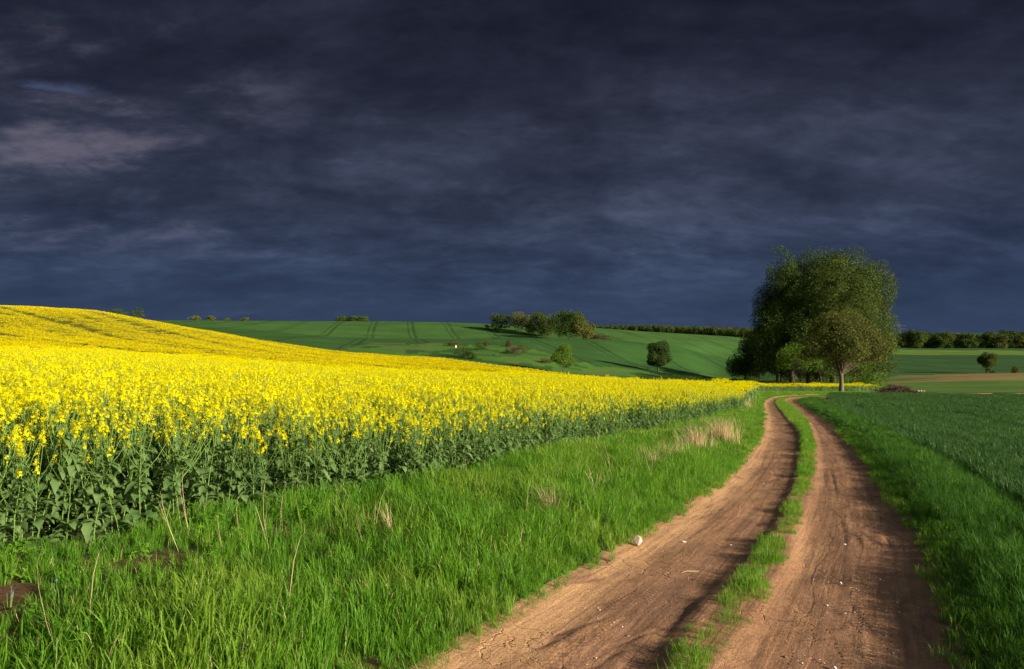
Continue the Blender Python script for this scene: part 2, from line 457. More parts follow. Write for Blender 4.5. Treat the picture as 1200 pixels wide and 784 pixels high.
# ground: soil and crop colours; the green hill's fold has slope shading painted in
gm, t = new_mat('field_ground')
pos = t.n('ShaderNodeNewGeometry').outputs['Position']
colA = t.n('ShaderNodeAttribute', attribute_name='crop').outputs['Color']
tram = t.n('ShaderNodeAttribute', attribute_name='tram').outputs['Fac']
tramy = t.n('ShaderNodeAttribute', attribute_name='tramy').outputs['Fac']
n1 = t.noise(pos, 0.035, 5, 0.6); n2 = t.noise(pos, 0.9, 5, 0.65); n3 = t.noise(pos, 14.0, 5, 0.7)
v = t.math('ADD', t.math('MULTIPLY', n1, 0.9), t.math('ADD', t.math('MULTIPLY', n2, 0.45), t.math('MULTIPLY', n3, 0.35)))
vv = t.n('ShaderNodeMapRange', {0: v, 1: 0.55, 2: 1.15, 3: 0.66, 4: 1.36}).outputs[0]
c = t.mix(1.0, colA, t.n('ShaderNodeCombineColor', {0: vv, 1: vv, 2: vv}).outputs[0], 'MULTIPLY')
sp = t.n('ShaderNodeSeparateXYZ', {0: pos}).outputs
wob = t.math('MULTIPLY', t.math('SUBTRACT', t.noise(pos, 0.004, 1), 0.5), 9.0)
u = t.math('ADD', t.math('ADD', t.math('MULTIPLY', sp[0], 0.985), t.math('MULTIPLY', sp[1], 0.17)), wob)
def lines(u, period, wdt):
    fr = t.math('FRACT', t.math('DIVIDE', u, period))
    d = t.math('MULTIPLY', t.math('ABSOLUTE', t.math('SUBTRACT', fr, 0.5)), period)
    return t.smooth(d, wdt, wdt * 0.45)
lm = t.math('MULTIPLY', t.math('ADD', lines(u, 38.0, 1.9), lines(t.math('ADD', u, 5.2), 38.0, 1.0), clamp=True), tram)
lm = t.math('MULTIPLY', lm, t.smooth(t.noise(pos, 0.02, 3), 0.22, 0.5))
c = t.mix(t.math('MULTIPLY', lm, 0.55), c, (0.012, 0.028, 0.010))
# drill rows show faintly along the far hills
rows = t.math('MULTIPLY', t.noise(t.n('ShaderNodeMapping', {'Vector': pos, 'Rotation': (0, 0, R_(9.8)), 'Scale': (0.35, 0.012, 1)}).outputs[0], 1.0, 4, 0.6), tram)
c = t.mix(t.math('MULTIPLY', t.smooth(rows, 0.5, 0.72), 0.35), c, (0.055, 0.13, 0.022))
bmp = t.n('ShaderNodeBump', {'Height': t.math('ADD', n3, t.math('MULTIPLY', n2, 2.0)), 'Strength': 0.5, 'Distance': 0.06})
p = t.n('ShaderNodeBsdfPrincipled', {'Base Color': c, 'Roughness': 0.95, 'Specular IOR Level': 0.1, 'Normal': bmp})
t.n('ShaderNodeOutputMaterial', {'Surface': p})

# dirt track
tm, t = new_mat('track_earth')
uv = t.n('ShaderNodeUVMap', uv_map='UVMap').outputs[0]      # u across in metres, v along in metres
pos = t.n('ShaderNodeNewGeometry').outputs['Position']
st = t.n('ShaderNodeMapping', {'Vector': uv, 'Scale': (16, 0.55, 1)}).outputs[0]
streak = t.noise(st, 1.0, 5, 0.6, 0.35)
st2 = t.n('ShaderNodeMapping', {'Vector': uv, 'Scale': (3.0, 0.35, 1)}).outputs[0]
broad = t.noise(st2, 1.0, 4, 0.55, 0.6)
grain = t.noise(pos, 120.0, 5, 0.75)
clod = t.noise(pos, 13.0, 6, 0.68, 0.6)
moist = t.noise(pos, 0.9, 4, 0.6)
su = t.n('ShaderNodeSeparateXYZ', {0: uv}).outputs[0]
c = t.ramp(t.math('ADD', t.math('MULTIPLY', broad, 0.6), t.math('MULTIPLY', clod, 0.4)), [(0.34, (0.27, 0.142, 0.078)), (0.50, (0.385, 0.212, 0.112)), (0.64, (0.52, 0.300, 0.158))])
# sandy outer shoulder on the left, damp brown bands where wheels run
sand = t.smooth(su, 0.75, 0.15)
c = t.mix(t.math('MULTIPLY', sand, 0.75), c, (0.56, 0.335, 0.165))
damp = t.n('ShaderNodeAttribute', attribute_name='damp').outputs['Fac']
c = t.mix(t.math('MULTIPLY', damp, t.smooth(moist, 0.30, 0.62)), c, (0.25, 0.138, 0.085))
sm = t.smooth(streak, 0.42, 0.62)
c = t.mix(t.math('MULTIPLY', sm, 0.38), c, (0.20, 0.115, 0.075))
gr = t.n('ShaderNodeMapRange', {0: t.math('ADD', t.math('MULTIPLY', grain, 0.5), t.math('MULTIPLY', t.noise(pos, 38.0, 5, 0.7), 0.5)), 1: 0.36, 2: 0.64, 3: 0.66, 4: 1.34}).outputs[0]
c = t.mix(1.0, c, t.n('ShaderNodeCombineColor', {0: gr, 1: gr, 2: gr}).outputs[0], 'MULTIPLY')
vor = t.n('ShaderNodeTexVoronoi', {'Vector': pos, 'Scale': 22.0}).outputs['Distance']
vor2 = t.smooth(t.noise(pos, 60.0, 2, 0.5), 0.56, 0.70)
hgt = t.math('ADD', t.math('ADD', t.math('ADD', t.math('MULTIPLY', clod, 0.9), t.math('MULTIPLY', vor2, 0.35)), t.math('MULTIPLY', grain, 0.25)), t.math('MULTIPLY', streak, 0.8))
# lug prints in two wheel lines, and a crazed drying crust in places
sv = t.n('ShaderNodeSeparateXYZ', {0: uv}).outputs[1]
wvy = t.math('MULTIPLY', t.math('SUBTRACT', t.noise(pos, 0.6, 2), 0.5), 0.5)
def lugs(c0, wd, per, sl):
    x_ = t.math('SUBTRACT', t.math('ADD', su, wvy), c0)
    band = t.smooth(t.math('ABSOLUTE', x_), wd, wd * 0.75)
    ph = t.math('SINE', t.math('ADD', t.math('MULTIPLY', sv, 6.283 / per), t.math('MULTIPLY', t.math('ABSOLUTE', x_), sl)))
    return t.math('MULTIPLY', t.math('MULTIPLY', band, t.smooth(ph, -0.1, 0.25)), t.smooth(t.noise(pos, 1.3, 3), 0.42, 0.55))
lg = t.math('ADD', lugs(0.55, 0.10, 0.065, 38.0), t.math('ADD', lugs(2.35, 0.10, 0.07, 34.0), lugs(2.0, 0.07, 0.06, -30.0)))
ck = t.n('ShaderNodeTexVoronoi', {'Vector': t.n('ShaderNodeVectorMath', {0: t.n('ShaderNodeTexNoise', {'Vector': pos, 'Scale': 5.0, 'Detail': 3}).outputs['Color'], 1: (0.22, 0.22, 0.22), 2: pos}, operation='MULTIPLY_ADD').outputs[0], 'Scale': 4.2}, feature='DISTANCE_TO_EDGE').outputs['Distance']
crack = t.math('MULTIPLY', t.smooth(ck, 0.028, 0.004), t.smooth(t.noise(pos, 0.75, 3), 0.50, 0.60))
hgt = t.math('SUBTRACT', t.math('ADD', hgt, t.math('MULTIPLY', lg, 0.7)), t.math('MULTIPLY', crack, 1.6))
b = t.n('ShaderNodeBump', {'Height': hgt, 'Strength': 0.85, 'Distance': 0.013})
p = t.n('ShaderNodeBsdfPrincipled', {'Base Color': c, 'Roughness': 0.95, 'Specular IOR Level': 0.12, 'Normal': b})
t.n('ShaderNodeOutputMaterial', {'Surface': p})

# ---------------------------------------------------------------- ground sheet
th = np.r_[np.arange(-46, 46, 0.085), np.arange(46, 314, 3.0)] * math.pi / 180
rad = np.exp(np.r_[np.linspace(math.log(1.4), math.log(280), 330), np.linspace(math.log(280), math.log(9000), 150)[1:]])
T, RR = np.meshgrid(th, rad)
GX = RR * np.sin(T); GY = RR * np.cos(T)
GZ = ground(GX, GY, cut=True)
nr, nt_ = GX.shape
col = np.zeros((nr, nt_, 4)); col[..., 3] = 1
xcol = 600 + 800 * GX / np.maximum(GY, 1e-3)
c_green = np.array((0.038, 0.105, 0.022)); c_marg = np.array((0.065, 0.155, 0.025)); c_rape = np.array((0.16, 0.17, 0.02)); c_soil = np.array((0.14, 0.075, 0.045))
c_verge = np.array((0.055, 0.09, 0.022)); c_wheat = np.array((0.020, 0.052, 0.018)); c_mead = np.array((0.100, 0.180, 0.032)); c_brown = np.array((0.27, 0.165, 0.075)); c_lite = np.array((0.11, 0.20, 0.03))
C = np.broadcast_to(c_green, GX.shape + (3,)).copy()
tramm = np.zeros(GX.shape)
frontm = GY > 0
mb = (GX / np.maximum(GY, 1))                       # bearing tangent
Yb = np.interp(600 + 800 * mb, [380, 440, 600, 640, 700, 800, 900, 1000], [255, 392, 400, 368, 325, 385, 410, 300])
Yb = Yb + (fbm(GX / 25, GY / 25, 3) - 0.5) * 14
marg = frontm & (GY < Yb) & (GY > 100) & (xcol > 360)
C[frontm & (GY >= 100) & (GY < 545)] = (0.036, 0.100, 0.022)  # near face of the hill fold, painted darker as slope shade
C[frontm & (GY >= 545)] = (0.052, 0.128, 0.028)  # far face beyond the fold, sunnier slope painted as a lighter green
C[marg] = c_marg
C[marg & (GY > Yb - 9) & (xcol < 680)] = (0.10, 0.065, 0.035)
nz = fbm(GX / 14, GY / 14, 4)
C[marg & (nz > 0.64) & (GY < Yb - 9)] = (0.10, 0.13, 0.04)
C[marg & (nz < 0.4)] = (0.03, 0.085, 0.018)
tramm[frontm & ~marg & (GY > 255)] = 1
# right-hand meadow, its straw-brown band, the field and light strip behind
rm = frontm & (xcol > 1015) & (GY > 118)
C[rm & (GY < 345)] = c_mead
bn = fbm(GX / 50, GY / 12, 3)
bz = rm & (GY > 205 + 40 * bn) & (GY < 335) & (GY > 245)
C[rm & (GY < 345) & (fbm(GX / 8, GY / 6, 3) > 0.55)] = (0.075, 0.16, 0.028)
bw = (bz * sstep(0.30, 0.55, bn + 0.4 * np.clip((xcol - 1090) / 100, -1, 0.6)) * (0.45 + 0.5 * fbm(GX / 9, GY / 9, 3)))[..., None]
C = C * (1 - bw) + c_brown * bw
C[rm & (GY > 330) & (GY < 350)] = (0.05, 0.11, 0.025)
dy_ = GY - 610 - (GX - 280) * -0.25
C[rm & (GY >= 350)] = (0.032, 0.090, 0.023)
C[rm & (dy_ > 0) & (dy_ < 110 + 0 * GX)] = c_lite
tramm[rm & (GY < 350)] = 0
ix = RR < 340
inr = np.zeros(GX.shape, bool); inr[ix] = inpoly(GX[ix], GY[ix], RAPE)
dre = np.zeros(GX.shape)
nv = (RR < 128) & ~inr
C[nv] = c_verge
C[nv & (fbm(GX * 2, GY * 2, 3) < 0.42)] = (0.11, 0.085, 0.035)
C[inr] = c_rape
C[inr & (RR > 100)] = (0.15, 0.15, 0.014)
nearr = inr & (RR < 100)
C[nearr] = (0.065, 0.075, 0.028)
inw = np.zeros(GX.shape, bool); iw = RR < 220; inw[iw] = inpoly(GX[iw], GY[iw], WHEAT)
C[inw] = c_wheat; tramm[inw | nv | inr] = 0
# bare soil between verge and crop, lower left
sdist, sal = pdist(GX[RR < 30], GY[RR < 30], RE)
soil = np.zeros(GX.shape); ss = (sstep(-0.2, 0.35, sdist) * (1 - sstep(0.8, 1.7, sdist)))
yy = GY[RR < 30]
soil[RR < 30] = ss * (1 - sstep(6.4, 9.5, yy)) * sstep(0.40, 0.56, fbm(GX[RR < 30] * 1.6, yy * 1.6, 3)) * (0.55 + 0.45 * fbm(GX[RR < 30] * 7, yy * 7, 2))
C = C * (1 - soil[..., None]) + np.array((0.135, 0.072, 0.042)) * soil[..., None]
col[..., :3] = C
idx = np.arange(nr * nt_).reshape(nr, nt_)
nxt = np.roll(idx, -1, axis=1)
F = np.stack([idx[:-1].ravel(), nxt[:-1].ravel(), nxt[1:].ravel(), idx[1:].ravel()], 1)[:, ::-1]
V = np.stack([GX.ravel(), GY.ravel(), GZ.ravel()], 1)
V = np.vstack([V, [[0, 0, float(G0(0, 0.6))]]])
Fc = np.stack([np.full(nt_, len(V) - 1), nxt[0], idx[0]], 1)
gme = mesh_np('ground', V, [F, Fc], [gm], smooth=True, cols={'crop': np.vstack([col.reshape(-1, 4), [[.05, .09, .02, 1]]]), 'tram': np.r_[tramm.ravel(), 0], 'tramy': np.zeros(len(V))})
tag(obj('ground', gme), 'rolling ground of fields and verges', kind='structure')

# ---------------------------------------------------------------- dirt track ribbon
NC = 170


def row_pairs():
    nrow = 1500
    u = np.linspace(0, 1, nrow) ** 1.9
    def at(P):
        d = np.r_[0, np.cumsum(np.hypot(*np.diff(P, axis=0).T))]; t = u * d[-1]
        return np.stack([np.interp(t, d, P[:, 0]), np.interp(t, d, P[:, 1])], 1), t
    return at


def arc(P):
    return np.r_[0, np.cumsum(np.hypot(*np.diff(P, axis=0).T))]


aL = arc(Lw)
nrow = 1300
sL = np.interp(np.linspace(0, 1, nrow), [0, 0.10, 0.62, 0.85, 1], [0, 8.5, 24, 60, aL[-1]])
PL = np.stack([np.interp(sL, aL, Lw[:, 0]), np.interp(sL, aL, Lw[:, 1])], 1)


def match(P):
    """for every row the point of P nearest to the left edge point, kept moving forward"""
    D = np.hypot(PL[:, None, 0] - P[None, ::3, 0], PL[:, None, 1] - P[None, ::3, 1])
    k = D.argmin(1) * 3.0
    k = np.maximum.accumulate(k)
    ker = np.ones(61) / 61
    k = np.convolve(np.pad(k, 30, 'edge'), ker, 'valid')
    i = np.arange(len(P)); return np.stack([np.interp(k, i, P[:, 0]), np.interp(k, i, P[:, 1])], 1)


PR = match(Rw)
wd = np.hypot(*(PR - PL).T)
ex = 0.45 / wd
tt = np.linspace(0, 1, NC)
TT = (-ex[:, None]) + tt[None] * (1 + 2 * ex[:, None])
TX = PL[:, None, 0] + TT * (PR - PL)[:, None, 0]
TY = PL[:, None, 1] + TT * (PR - PL)[:, None, 1]
dl = TT * wd[:, None]; dr = (1 - TT) * wd[:, None]
dml, _ = pdist(TX, TY, MLw); dmr, _ = pdist(TX, TY, MRw)
dml = dml.reshape(TX.shape); dmr = dmr.reshape(TX.shape)
inmed = np.minimum(dml, -dmr)                                     # >0 inside the grassy middle
S = np.broadcast_to(sL[:, None], TX.shape)
edge = np.minimum(dl, dr)
TZ = ground(TX, TY)
prof = -0.045 * sstep(-0.12, 0.30, edge) - 0.14 * (1 - sstep(-0.42, -0.14, edge)) + 0.045 * sstep(-0.18, 0.06, inmed)
fade = (1 - sstep(7, 26, TY)) * (0.25 + 1.3 * sstep(0.40, 0.62, fbm(TX * 0.8 + 3, TY * 0.8, 2)))
# wheel grooves and low ridges that follow the track
g = 0
for off, a, wv in ((0.34, 0.008, 0.045), (0.44, 0.006, 0.030), (0.80, 0.007, 0.06), (1.02, 0.005, 0.04)):
    wander = (fbm(S * 0.16 + off * 9, S * 0 + off * 3, 2) - 0.5) * 0.22
    g = g - a * np.exp(-((dl - off - wander) / wv) ** 2) + a * 0.6 * np.exp(-((dl - off - wander - 1.7 * wv) / wv) ** 2)
for off, a, wv in ((0.30, 0.006, 0.05), (0.62, 0.008, 0.04), (0.74, 0.006, 0.03), (1.0, 0.005, 0.05)):
    wander = (fbm(S * 0.14 + off * 5, S * 0 + off * 7, 2) - 0.5) * 0.2
    g = g - a * np.exp(-((dr - off - wander) / wv) ** 2) + a * 0.6 * np.exp(-((dr - off - wander - 1.7 * wv) / wv) ** 2)
# lug prints inside one wheel line of the right rut
lug = 0.009 * (np.sin(S * 2 * math.pi / 0.085 + dr * 34) > 0.1) * np.exp(-((dr - 0.62) / 0.13) ** 4) + 0.007 * (np.sin(S * 2 * math.pi / 0.07 - dl * 40) > 0.1) * np.exp(-((dl - 0.62) / 0.11) ** 4)
rill = fbm(dl * 3.2 + 3 * fbm(S * 0.5, dl, 2), S * 0.55, 4)
rills = -0.010 * np.exp(-((rill - 0.52) / 0.018) ** 2) * sstep(0.15, 0.4, edge) * sstep(0.1, 0.3, -inmed)
lump = (fbm(TX * 4, TY * 4, 4, 0.55) - 0.5) * 0.011 + (fbm(TX * 22, TY * 22, 3, 0.6) - 0.5) * 0.004
TZ = TZ + prof + (g * 0.38 + lug + rills * 0.6) * fade + lump * sstep(-0.1, 0.05, edge)
damp = np.clip(np.exp(-((-inmed - 0.35) / 0.42) ** 2) * (dml < 0) * 1.0 + 0.7 * np.exp(-((dr - 0.75) / 0.35) ** 2) * (dmr > 0) + 0.9 * np.exp(-((rill - 0.52) / 0.03) ** 2), 0, 1)
TUV = np.stack([dl.ravel(), S.ravel()], 1)
idx = np.arange(TX.size).reshape(TX.shape)
F = np.stack([idx[:-1, :-1].ravel(), idx[:-1, 1:].ravel(), idx[1:, 1:].ravel(), idx[1:, :-1].ravel()], 1)
tme = mesh_np('dirt_track', np.stack([TX.ravel(), TY.ravel(), TZ.ravel()], 1), F, [tm], smooth=True, cols={'damp': damp.ravel()}, uv=TUV)
tag(obj('dirt_track', tme), 'rutted brown dirt track with a grassy middle strip', kind='structure')

# ---------------------------------------------------------------- plant meshes (numpy)


class MBuf:
    def __init__(s): s.V = []; s.Q = []; s.T = []; s.qm = []; s.tm = []; s.n = 0
    def add(s, V, Q=None, T=None, m=0):
        V = np.asarray(V, float).reshape(-1, 3)
        if Q is not None and len(Q): s.Q.append(np.asarray(Q).reshape(-1, 4) + s.n); s.qm.append(np.full(len(s.Q[-1]), m))
        if T is not None and len(T): s.T.append(np.asarray(T).reshape(-1, 3) + s.n); s.tm.append(np.full(len(s.T[-1]), m))
        s.V.append(V); s.n += len(V)
    def mesh(s, name, mats, smooth=False):
        F = []; mi = []
        if s.Q: F.append(np.concatenate(s.Q)); mi.append(np.concatenate(s.qm))
        if s.T: F.append(np.concatenate(s.T)); mi.append(np.concatenate(s.tm))
        return mesh_np(name, np.concatenate(s.V), F, mats, np.concatenate(mi), smooth)


def tube(mb, pts, rads, sides=4, m=0):
    pts = np.asarray(pts, float); n = len(pts)
    tan = np.gradient(pts, axis=0); tan /= np.linalg.norm(tan, axis=1)[:, None] + 1e-9
    ref = np.array([0.31, 0.95, 0.05]); a = np.cross(tan, ref); a /= np.linalg.norm(a, axis=1)[:, None] + 1e-9; b = np.cross(tan, a)
    ang = np.arange(sides) * 2 * math.pi / sides
    V = pts[:, None] + np.asarray(rads)[:, None, None] * (a[:, None] * np.cos(ang)[None, :, None] + b[:, None] * np.sin(ang)[None, :, None])
    i = np.arange(n * sides).reshape(n, sides); j = np.roll(i, -1, 1)
    Q = np.stack([i[:-1].ravel(), j[:-1].ravel(), j[1:].ravel(), i[1:].ravel()], 1)
    mb.add(V.reshape(-1, 3), Q, m=m)


def blades(mb, base, az, length, lean, width, seg=3, m=0, curl=1.0):
    """vectorised grass blades: base (n,3)"""
    n = len(base); k = np.arange(seg + 1) / seg
    dirx = np.cos(az); diry = np.sin(az)
    bend = lean[:, None] * (k[None] ** (1.0 + curl))
    h = length[:, None] * np.sin(np.pi / 2 * np.clip(k, 0, 1))[None] ** 0.9 * np.cos(np.clip(lean, 0, 1.3))[:, None] ** 0.35
    out = length[:, None] * bend
    cx = base[:, 0, None] + dirx[:, None] * out; cy = base[:, 1, None] + diry[:, None] * out
    droop = np.clip(lean - 0.7, 0, 1)[:, None] * (k[None] ** 3) * length[:, None] * 0.5
    cz = base[:, 2, None] + h - droop
    wv = width[:, None] * (1 - k[None] ** 2 * 0.97) * 0.5
    tw = az + math.pi / 2 + rng.normal(0, 0.5, n)
    wx = np.cos(tw)[:, None] * wv; wy = np.sin(tw)[:, None] * wv
    A = np.stack([cx - wx, cy - wy, cz], -1); B = np.stack([cx + wx, cy + wy, cz], -1)
    V = np.stack([A, B], 2).reshape(n, -1, 3)
    o = np.arange(n)[:, None] * (2 * (seg + 1)); q = np.arange(seg)[None] * 2
    Q = np.stack([o + q, o + q + 1, o + q + 3, o + q + 2], -1).reshape(-1, 4)
    mb.add(V.reshape(-1, 3), Q, m=m)


def tuft(name, n, rad, L, w, lean, mat, seg=3, curl=1.0, straw=0):
    mb = MBuf()
    a = rng.random(n) * 2 * math.pi; r = rad * np.sqrt(rng.random(n))
    base = np.stack([r * np.cos(a), r * np.sin(a), np.full(n, -0.02)], 1)
    az = a + rng.normal(0, 0.9, n)
    blades(mb, base, az, rng.uniform(*L, n), np.abs(rng.normal(lean, lean * 0.6, n)), rng.uniform(*w, n), seg, 0, curl)
    if straw:
        b2 = base[:straw]; blades(mb, b2, az[:straw] + 1, rng.uniform(L[0], L[1], straw), np.abs(rng.normal(lean, 0.2, straw)), rng.uniform(*w, straw) * 0.8, seg, 1, curl)
    return mb.mesh(name, [mat, M_straw])


def leafblade(mb, p0, direc, L, W, droop, m, lob=0.0):
    """broad leaf from p0 along direc, drooping, with wavy margin and folded midrib"""
    d = np.asarray(direc, float); d /= np.linalg.norm(d)
    side = np.cross(d, (0, 0, 1)); side /= np.linalg.norm(side) + 1e-9
    k = np.linspace(0, 1, 7)
    mid = p0 + d * (L * k)[:, None] + np.array([0, 0, -1]) * (droop * L * k ** 2)[:, None]
    wv = W * 0.5 * np.sin(np.pi * np.clip(k * 0.92 + 0.06, 0, 1)) ** 0.7 * (1 + lob * np.array([0, -0.4, 0.5, -0.45, 0.3, -0.2, 0]))
    up = np.array([0, 0, 1.0])
    rip = rng.normal(0, 0.08 * W, 7)
    A = mid - side * wv[:, None] + up * (wv * 0.35 + rip)[:, None]; B = mid + side * wv[:, None] + up * (wv * 0.35 - rip)[:, None]
    V = np.concatenate([A, mid, B]); i = np.arange(6)
    Q = np.concatenate([np.stack([i, i + 7, i + 8, i + 1], 1), np.stack([i + 7, i + 14, i + 15, i + 8], 1)])
    mb.add(V, Q, m=m)


def flowers(mb, C, size, m, ax=None):
    """four-petalled flowers, each petal a small bent quad"""
    n = len(C)
    nrm = rng.normal(0, 0.55, (n, 3)) + (0, 0, 0.9) if ax is None else ax + rng.normal(0, 0.35, (n, 3))
    nrm /= np.linalg.norm(nrm, axis=1)[:, None]
    ref = rng.normal(0, 1, (n, 3)); a = np.cross(nrm, ref); a /= np.linalg.norm(a, axis=1)[:, None]; b = np.cross(nrm, a)
    Vs = []
    for k in range(4):
        an = k * math.pi / 2
        u = a * math.cos(an) + b * math.sin(an); v = -a * math.sin(an) + b * math.cos(an)
        s = size[:, None]
        Vs.append(np.stack([C + u * s * 0.06, C + u * s * 0.55 + v * s * 0.30 + nrm * s * 0.12, C + u * s * 0.85 + nrm * s * 0.05, C + u * s * 0.55 - v * s * 0.30 + nrm * s * 0.12], 1))
    V = np.stack(Vs, 1).reshape(-1, 3)
    mb.add(V, np.arange(n * 16).reshape(-1, 4), m=m)


def raceme(heads, ms, base, d, L, nf, fs):
    """flower spike: buds on top, open flowers below, on a thin stalk"""
    d = d / np.linalg.norm(d)
    tip = base + d * L
    mf = MBuf(); heads.append(mf)
    tube(ms, [base, base + d * L * 0.5, tip], [0.0022, 0.0018, 0.0012], 3, 0)
    t = rng.random(nf) ** 0.75
    ang = rng.random(nf) * 2 * math.pi
    rr = (0.026 + 0.006 * rng.random(nf)) * (1 - 0.55 * t)
    u = np.cross(d, (0.3, 0.9, 0.1)); u /= np.linalg.norm(u); v = np.cross(d, u)
    out = np.cos(ang)[:, None] * u + np.sin(ang)[:, None] * v
    C = base + d * (L * (0.25 + 0.72 * t))[:, None] + out * rr[:, None]
    flowers(mf, C, fs * (1.15 - 0.4 * t), 0, out * 0.8 + d * 0.6)
    nb = 5
    flowers(mf, tip + rng.normal(0, 0.006, (nb, 3)), np.full(nb, 0.011), 1)
    tube(mf, [base + d * L * 0.15, tip], [0.002, 0.0015], 3, 1)


def rape_plant(k, H=1.36, nbr=7, nf=17, low=False):
    """stalk, leaves and flowers as three buffers"""
    ms, ml, mf = MBuf(), MBuf(), []
    lean = rng.normal(0, 0.09, 2)
    hh = H * rng.uniform(0.90, 1.08)
    zs = np.linspace(0, 1, 7)
    stem = np.stack([lean[0] * hh * zs ** 1.5, lean[1] * hh * zs ** 1.5, hh * zs - 0.03], 1)
    stem[1:-1, :2] += rng.normal(0, 0.008, (5, 2))
    tube(ms, stem, np.linspace(0.0075, 0.003, 7), 4, 0)
    def at(f): return np.array([np.interp(f, zs, stem[:, j]) for j in range(3)])
    dmain = stem[-1] - stem[-2]
    raceme(mf, ms, stem[-1] - dmain / np.linalg.norm(dmain) * 0.08, dmain, 0.16, nf + 6, 0.0185)
    for i in range(nbr):
        f = rng.uniform(0.30, 0.84); a = rng.random() * 2 * math.pi
        p0 = at(f); ln = (hh - p0[2]) * rng.uniform(0.50, 1.0); sp_ = rng.uniform(0.22, 0.6)
        k3 = np.linspace(0, 1, 4)
        br = p0 + np.stack([math.cos(a) * ln * sp_ * np.sin(k3 * 1.4), math.sin(a) * ln * sp_ * np.sin(k3 * 1.4), ln * k3 ** 1.1], 1)
        tube(ms, br, np.linspace(0.0042, 0.0022, 4), 3, 0)
        d = br[-1] - br[-2]
        raceme(mf, ms, br[-1] - d / np.linalg.norm(d) * 0.05, d, rng.uniform(0.09, 0.15), int(nf * rng.uniform(0.6, 1.1)), 0.0175)
        leafblade(ml, p0, (math.cos(a), math.sin(a), 0.9), rng.uniform(0.07, 0.13), 0.028, 0.5, 0)
    for i in range(24):
        f = rng.uniform(0.03, 0.72) if i < 19 else rng.uniform(0.5, 0.8); a = i * 2.4 + rng.random()
        L = (0.25 - 0.13 * f) * rng.uniform(0.7, 1.25)
        leafblade(ml, at(f), (math.cos(a), math.sin(a), rng.uniform(0.25, 1.0)), L, L * rng.uniform(0.36, 0.5), rng.uniform(0.4, 1.0), 0, 0.6)
    return ms, ml, mf


def join_buf(bufs):
    mb = MBuf()
    for m, b in bufs:
        for V, in zip(b.V): pass
    return mb


NPROT = 16
protos_parts = [rape_plant(k) for k in range(NPROT)]
part_meshes = []
rape_full = []
for k, (ms, ml, mf) in enumerate(protos_parts):
    part_meshes.append((ms.mesh('stalk', [M_stem], True), ml.mesh('foliage', [M_rleaf], True), *[h.mesh('flower_head', [M_petal, M_bud]) for h in mf]))
    Vs = []; Qs = []; mi = []; off = 0
    for b, mm in ((ms, 0), (ml, 1), *[(h, 2) for h in mf]):
        Vb = np.concatenate(b.V); Qb = np.concatenate(b.Q); Vs.append(Vb); Qs.append(Qb + off); off += len(Vb)
        mi.append(np.concatenate(b.qm) + mm)
    rape_full.append(mesh_np('rape_whole', np.concatenate(Vs), np.concatenate(Qs), [M_stem, M_rleaf, M_petal, M_bud], np.concatenate(mi)))


def canopy_patch(size, nplant, lowq):
    """square of distant crop: only what shows from far, the tops with racemes, upper stems and some leaves"""
    mb = MBuf()
    nrac = nplant * 6
    P = np.stack([rng.uniform(-size/2, size/2, nrac), rng.uniform(-size/2, size/2, nrac), 1.30 - np.abs(rng.normal(0, 0.13, nrac)) + rng.normal(0, 0.035, nrac)], 1)
    k = lowq
    for j in range(k):
        q = P + rng.normal(0, 0.030, P.shape) + (0, 0, 0.02 * j)
        flowers(mb, q, rng.uniform(0.030, 0.048, nrac), 0)
    n2 = nplant * 5
    Q = np.stack([rng.uniform(-size/2, size/2, n2), rng.uniform(-size/2, size/2, n2), rng.uniform(0.15, 1.12, n2)], 1)
    d1 = rng.normal(0, 1, (n2, 3)); d1 /= np.linalg.norm(d1, axis=1)[:, None]; d2 = np.cross(d1, rng.normal(0, 1, (n2, 3))); d2 /= np.linalg.norm(d2, axis=1)[:, None]
    s = rng.uniform(0.04, 0.10, n2)[:, None]
    mb.add(np.stack([Q - d1 * s, Q + d2 * s * 0.5, Q + d1 * s, Q - d2 * s * 0.5], 1).reshape(-1, 3), np.arange(n2 * 4).reshape(-1, 4), m=1)
    b = np.stack([rng.uniform(-size/2, size/2, nplant), rng.uniform(-size/2, size/2, nplant), np.zeros(nplant)], 1)
    blades(mb, b, rng.random(nplant) * 6.3, rng.uniform(1.15, 1.32, nplant), np.full(nplant, 0.05), np.full(nplant, 0.014), 2, 2)
    return mb.mesh('rape_canopy', [M_petal, M_rleaf, M_stem])


def canopy_far(size, n):
    """crop 100 m and more away: coarse heads only"""
    mb = MBuf()
    P = np.stack([rng.uniform(-size/2, size/2, n), rng.uniform(-size/2, size/2, n), 1.28 - np.abs(rng.normal(0, 0.16, n))], 1)
    flowers(mb, P, rng.uniform(0.09, 0.14, n), 0)
    n2 = n // 3
    Q = np.stack([rng.uniform(-size/2, size/2, n2), rng.uniform(-size/2, size/2, n2), rng.uniform(0.4, 1.15, n2)], 1)
    flowers(mb, Q, rng.uniform(0.08, 0.14, n2), 1)
    return mb.mesh('rape_canopy_far', [M_petal_far, M_rleaf])


# ---- rape field
def inview(X, Y, m=3.0, kk=0.80):
    return (np.abs(X) < kk * Y + m)


def grid_pts(x0, x1, y0, y1, s, jit=0.5):
    xs = np.arange(x0, x1, s); ys = np.arange(y0, y1, s)
    A, B = np.meshgrid(xs, ys); A = A.ravel() + rng.uniform(-jit, jit, A.size) * s; B = B.ravel() + rng.uniform(-jit, jit, B.size) * s
    return A, B


def tramgap(X, Y):
    """wheel lines through the crop, running over the hill"""
    u = (60 * X + 89 * Y) / 107.3 + (fbm(X / 60, Y / 60, 2) - 0.5) * 10
    f = np.abs(((u / 21.0) % 1) - 0.5) * 21
    return f


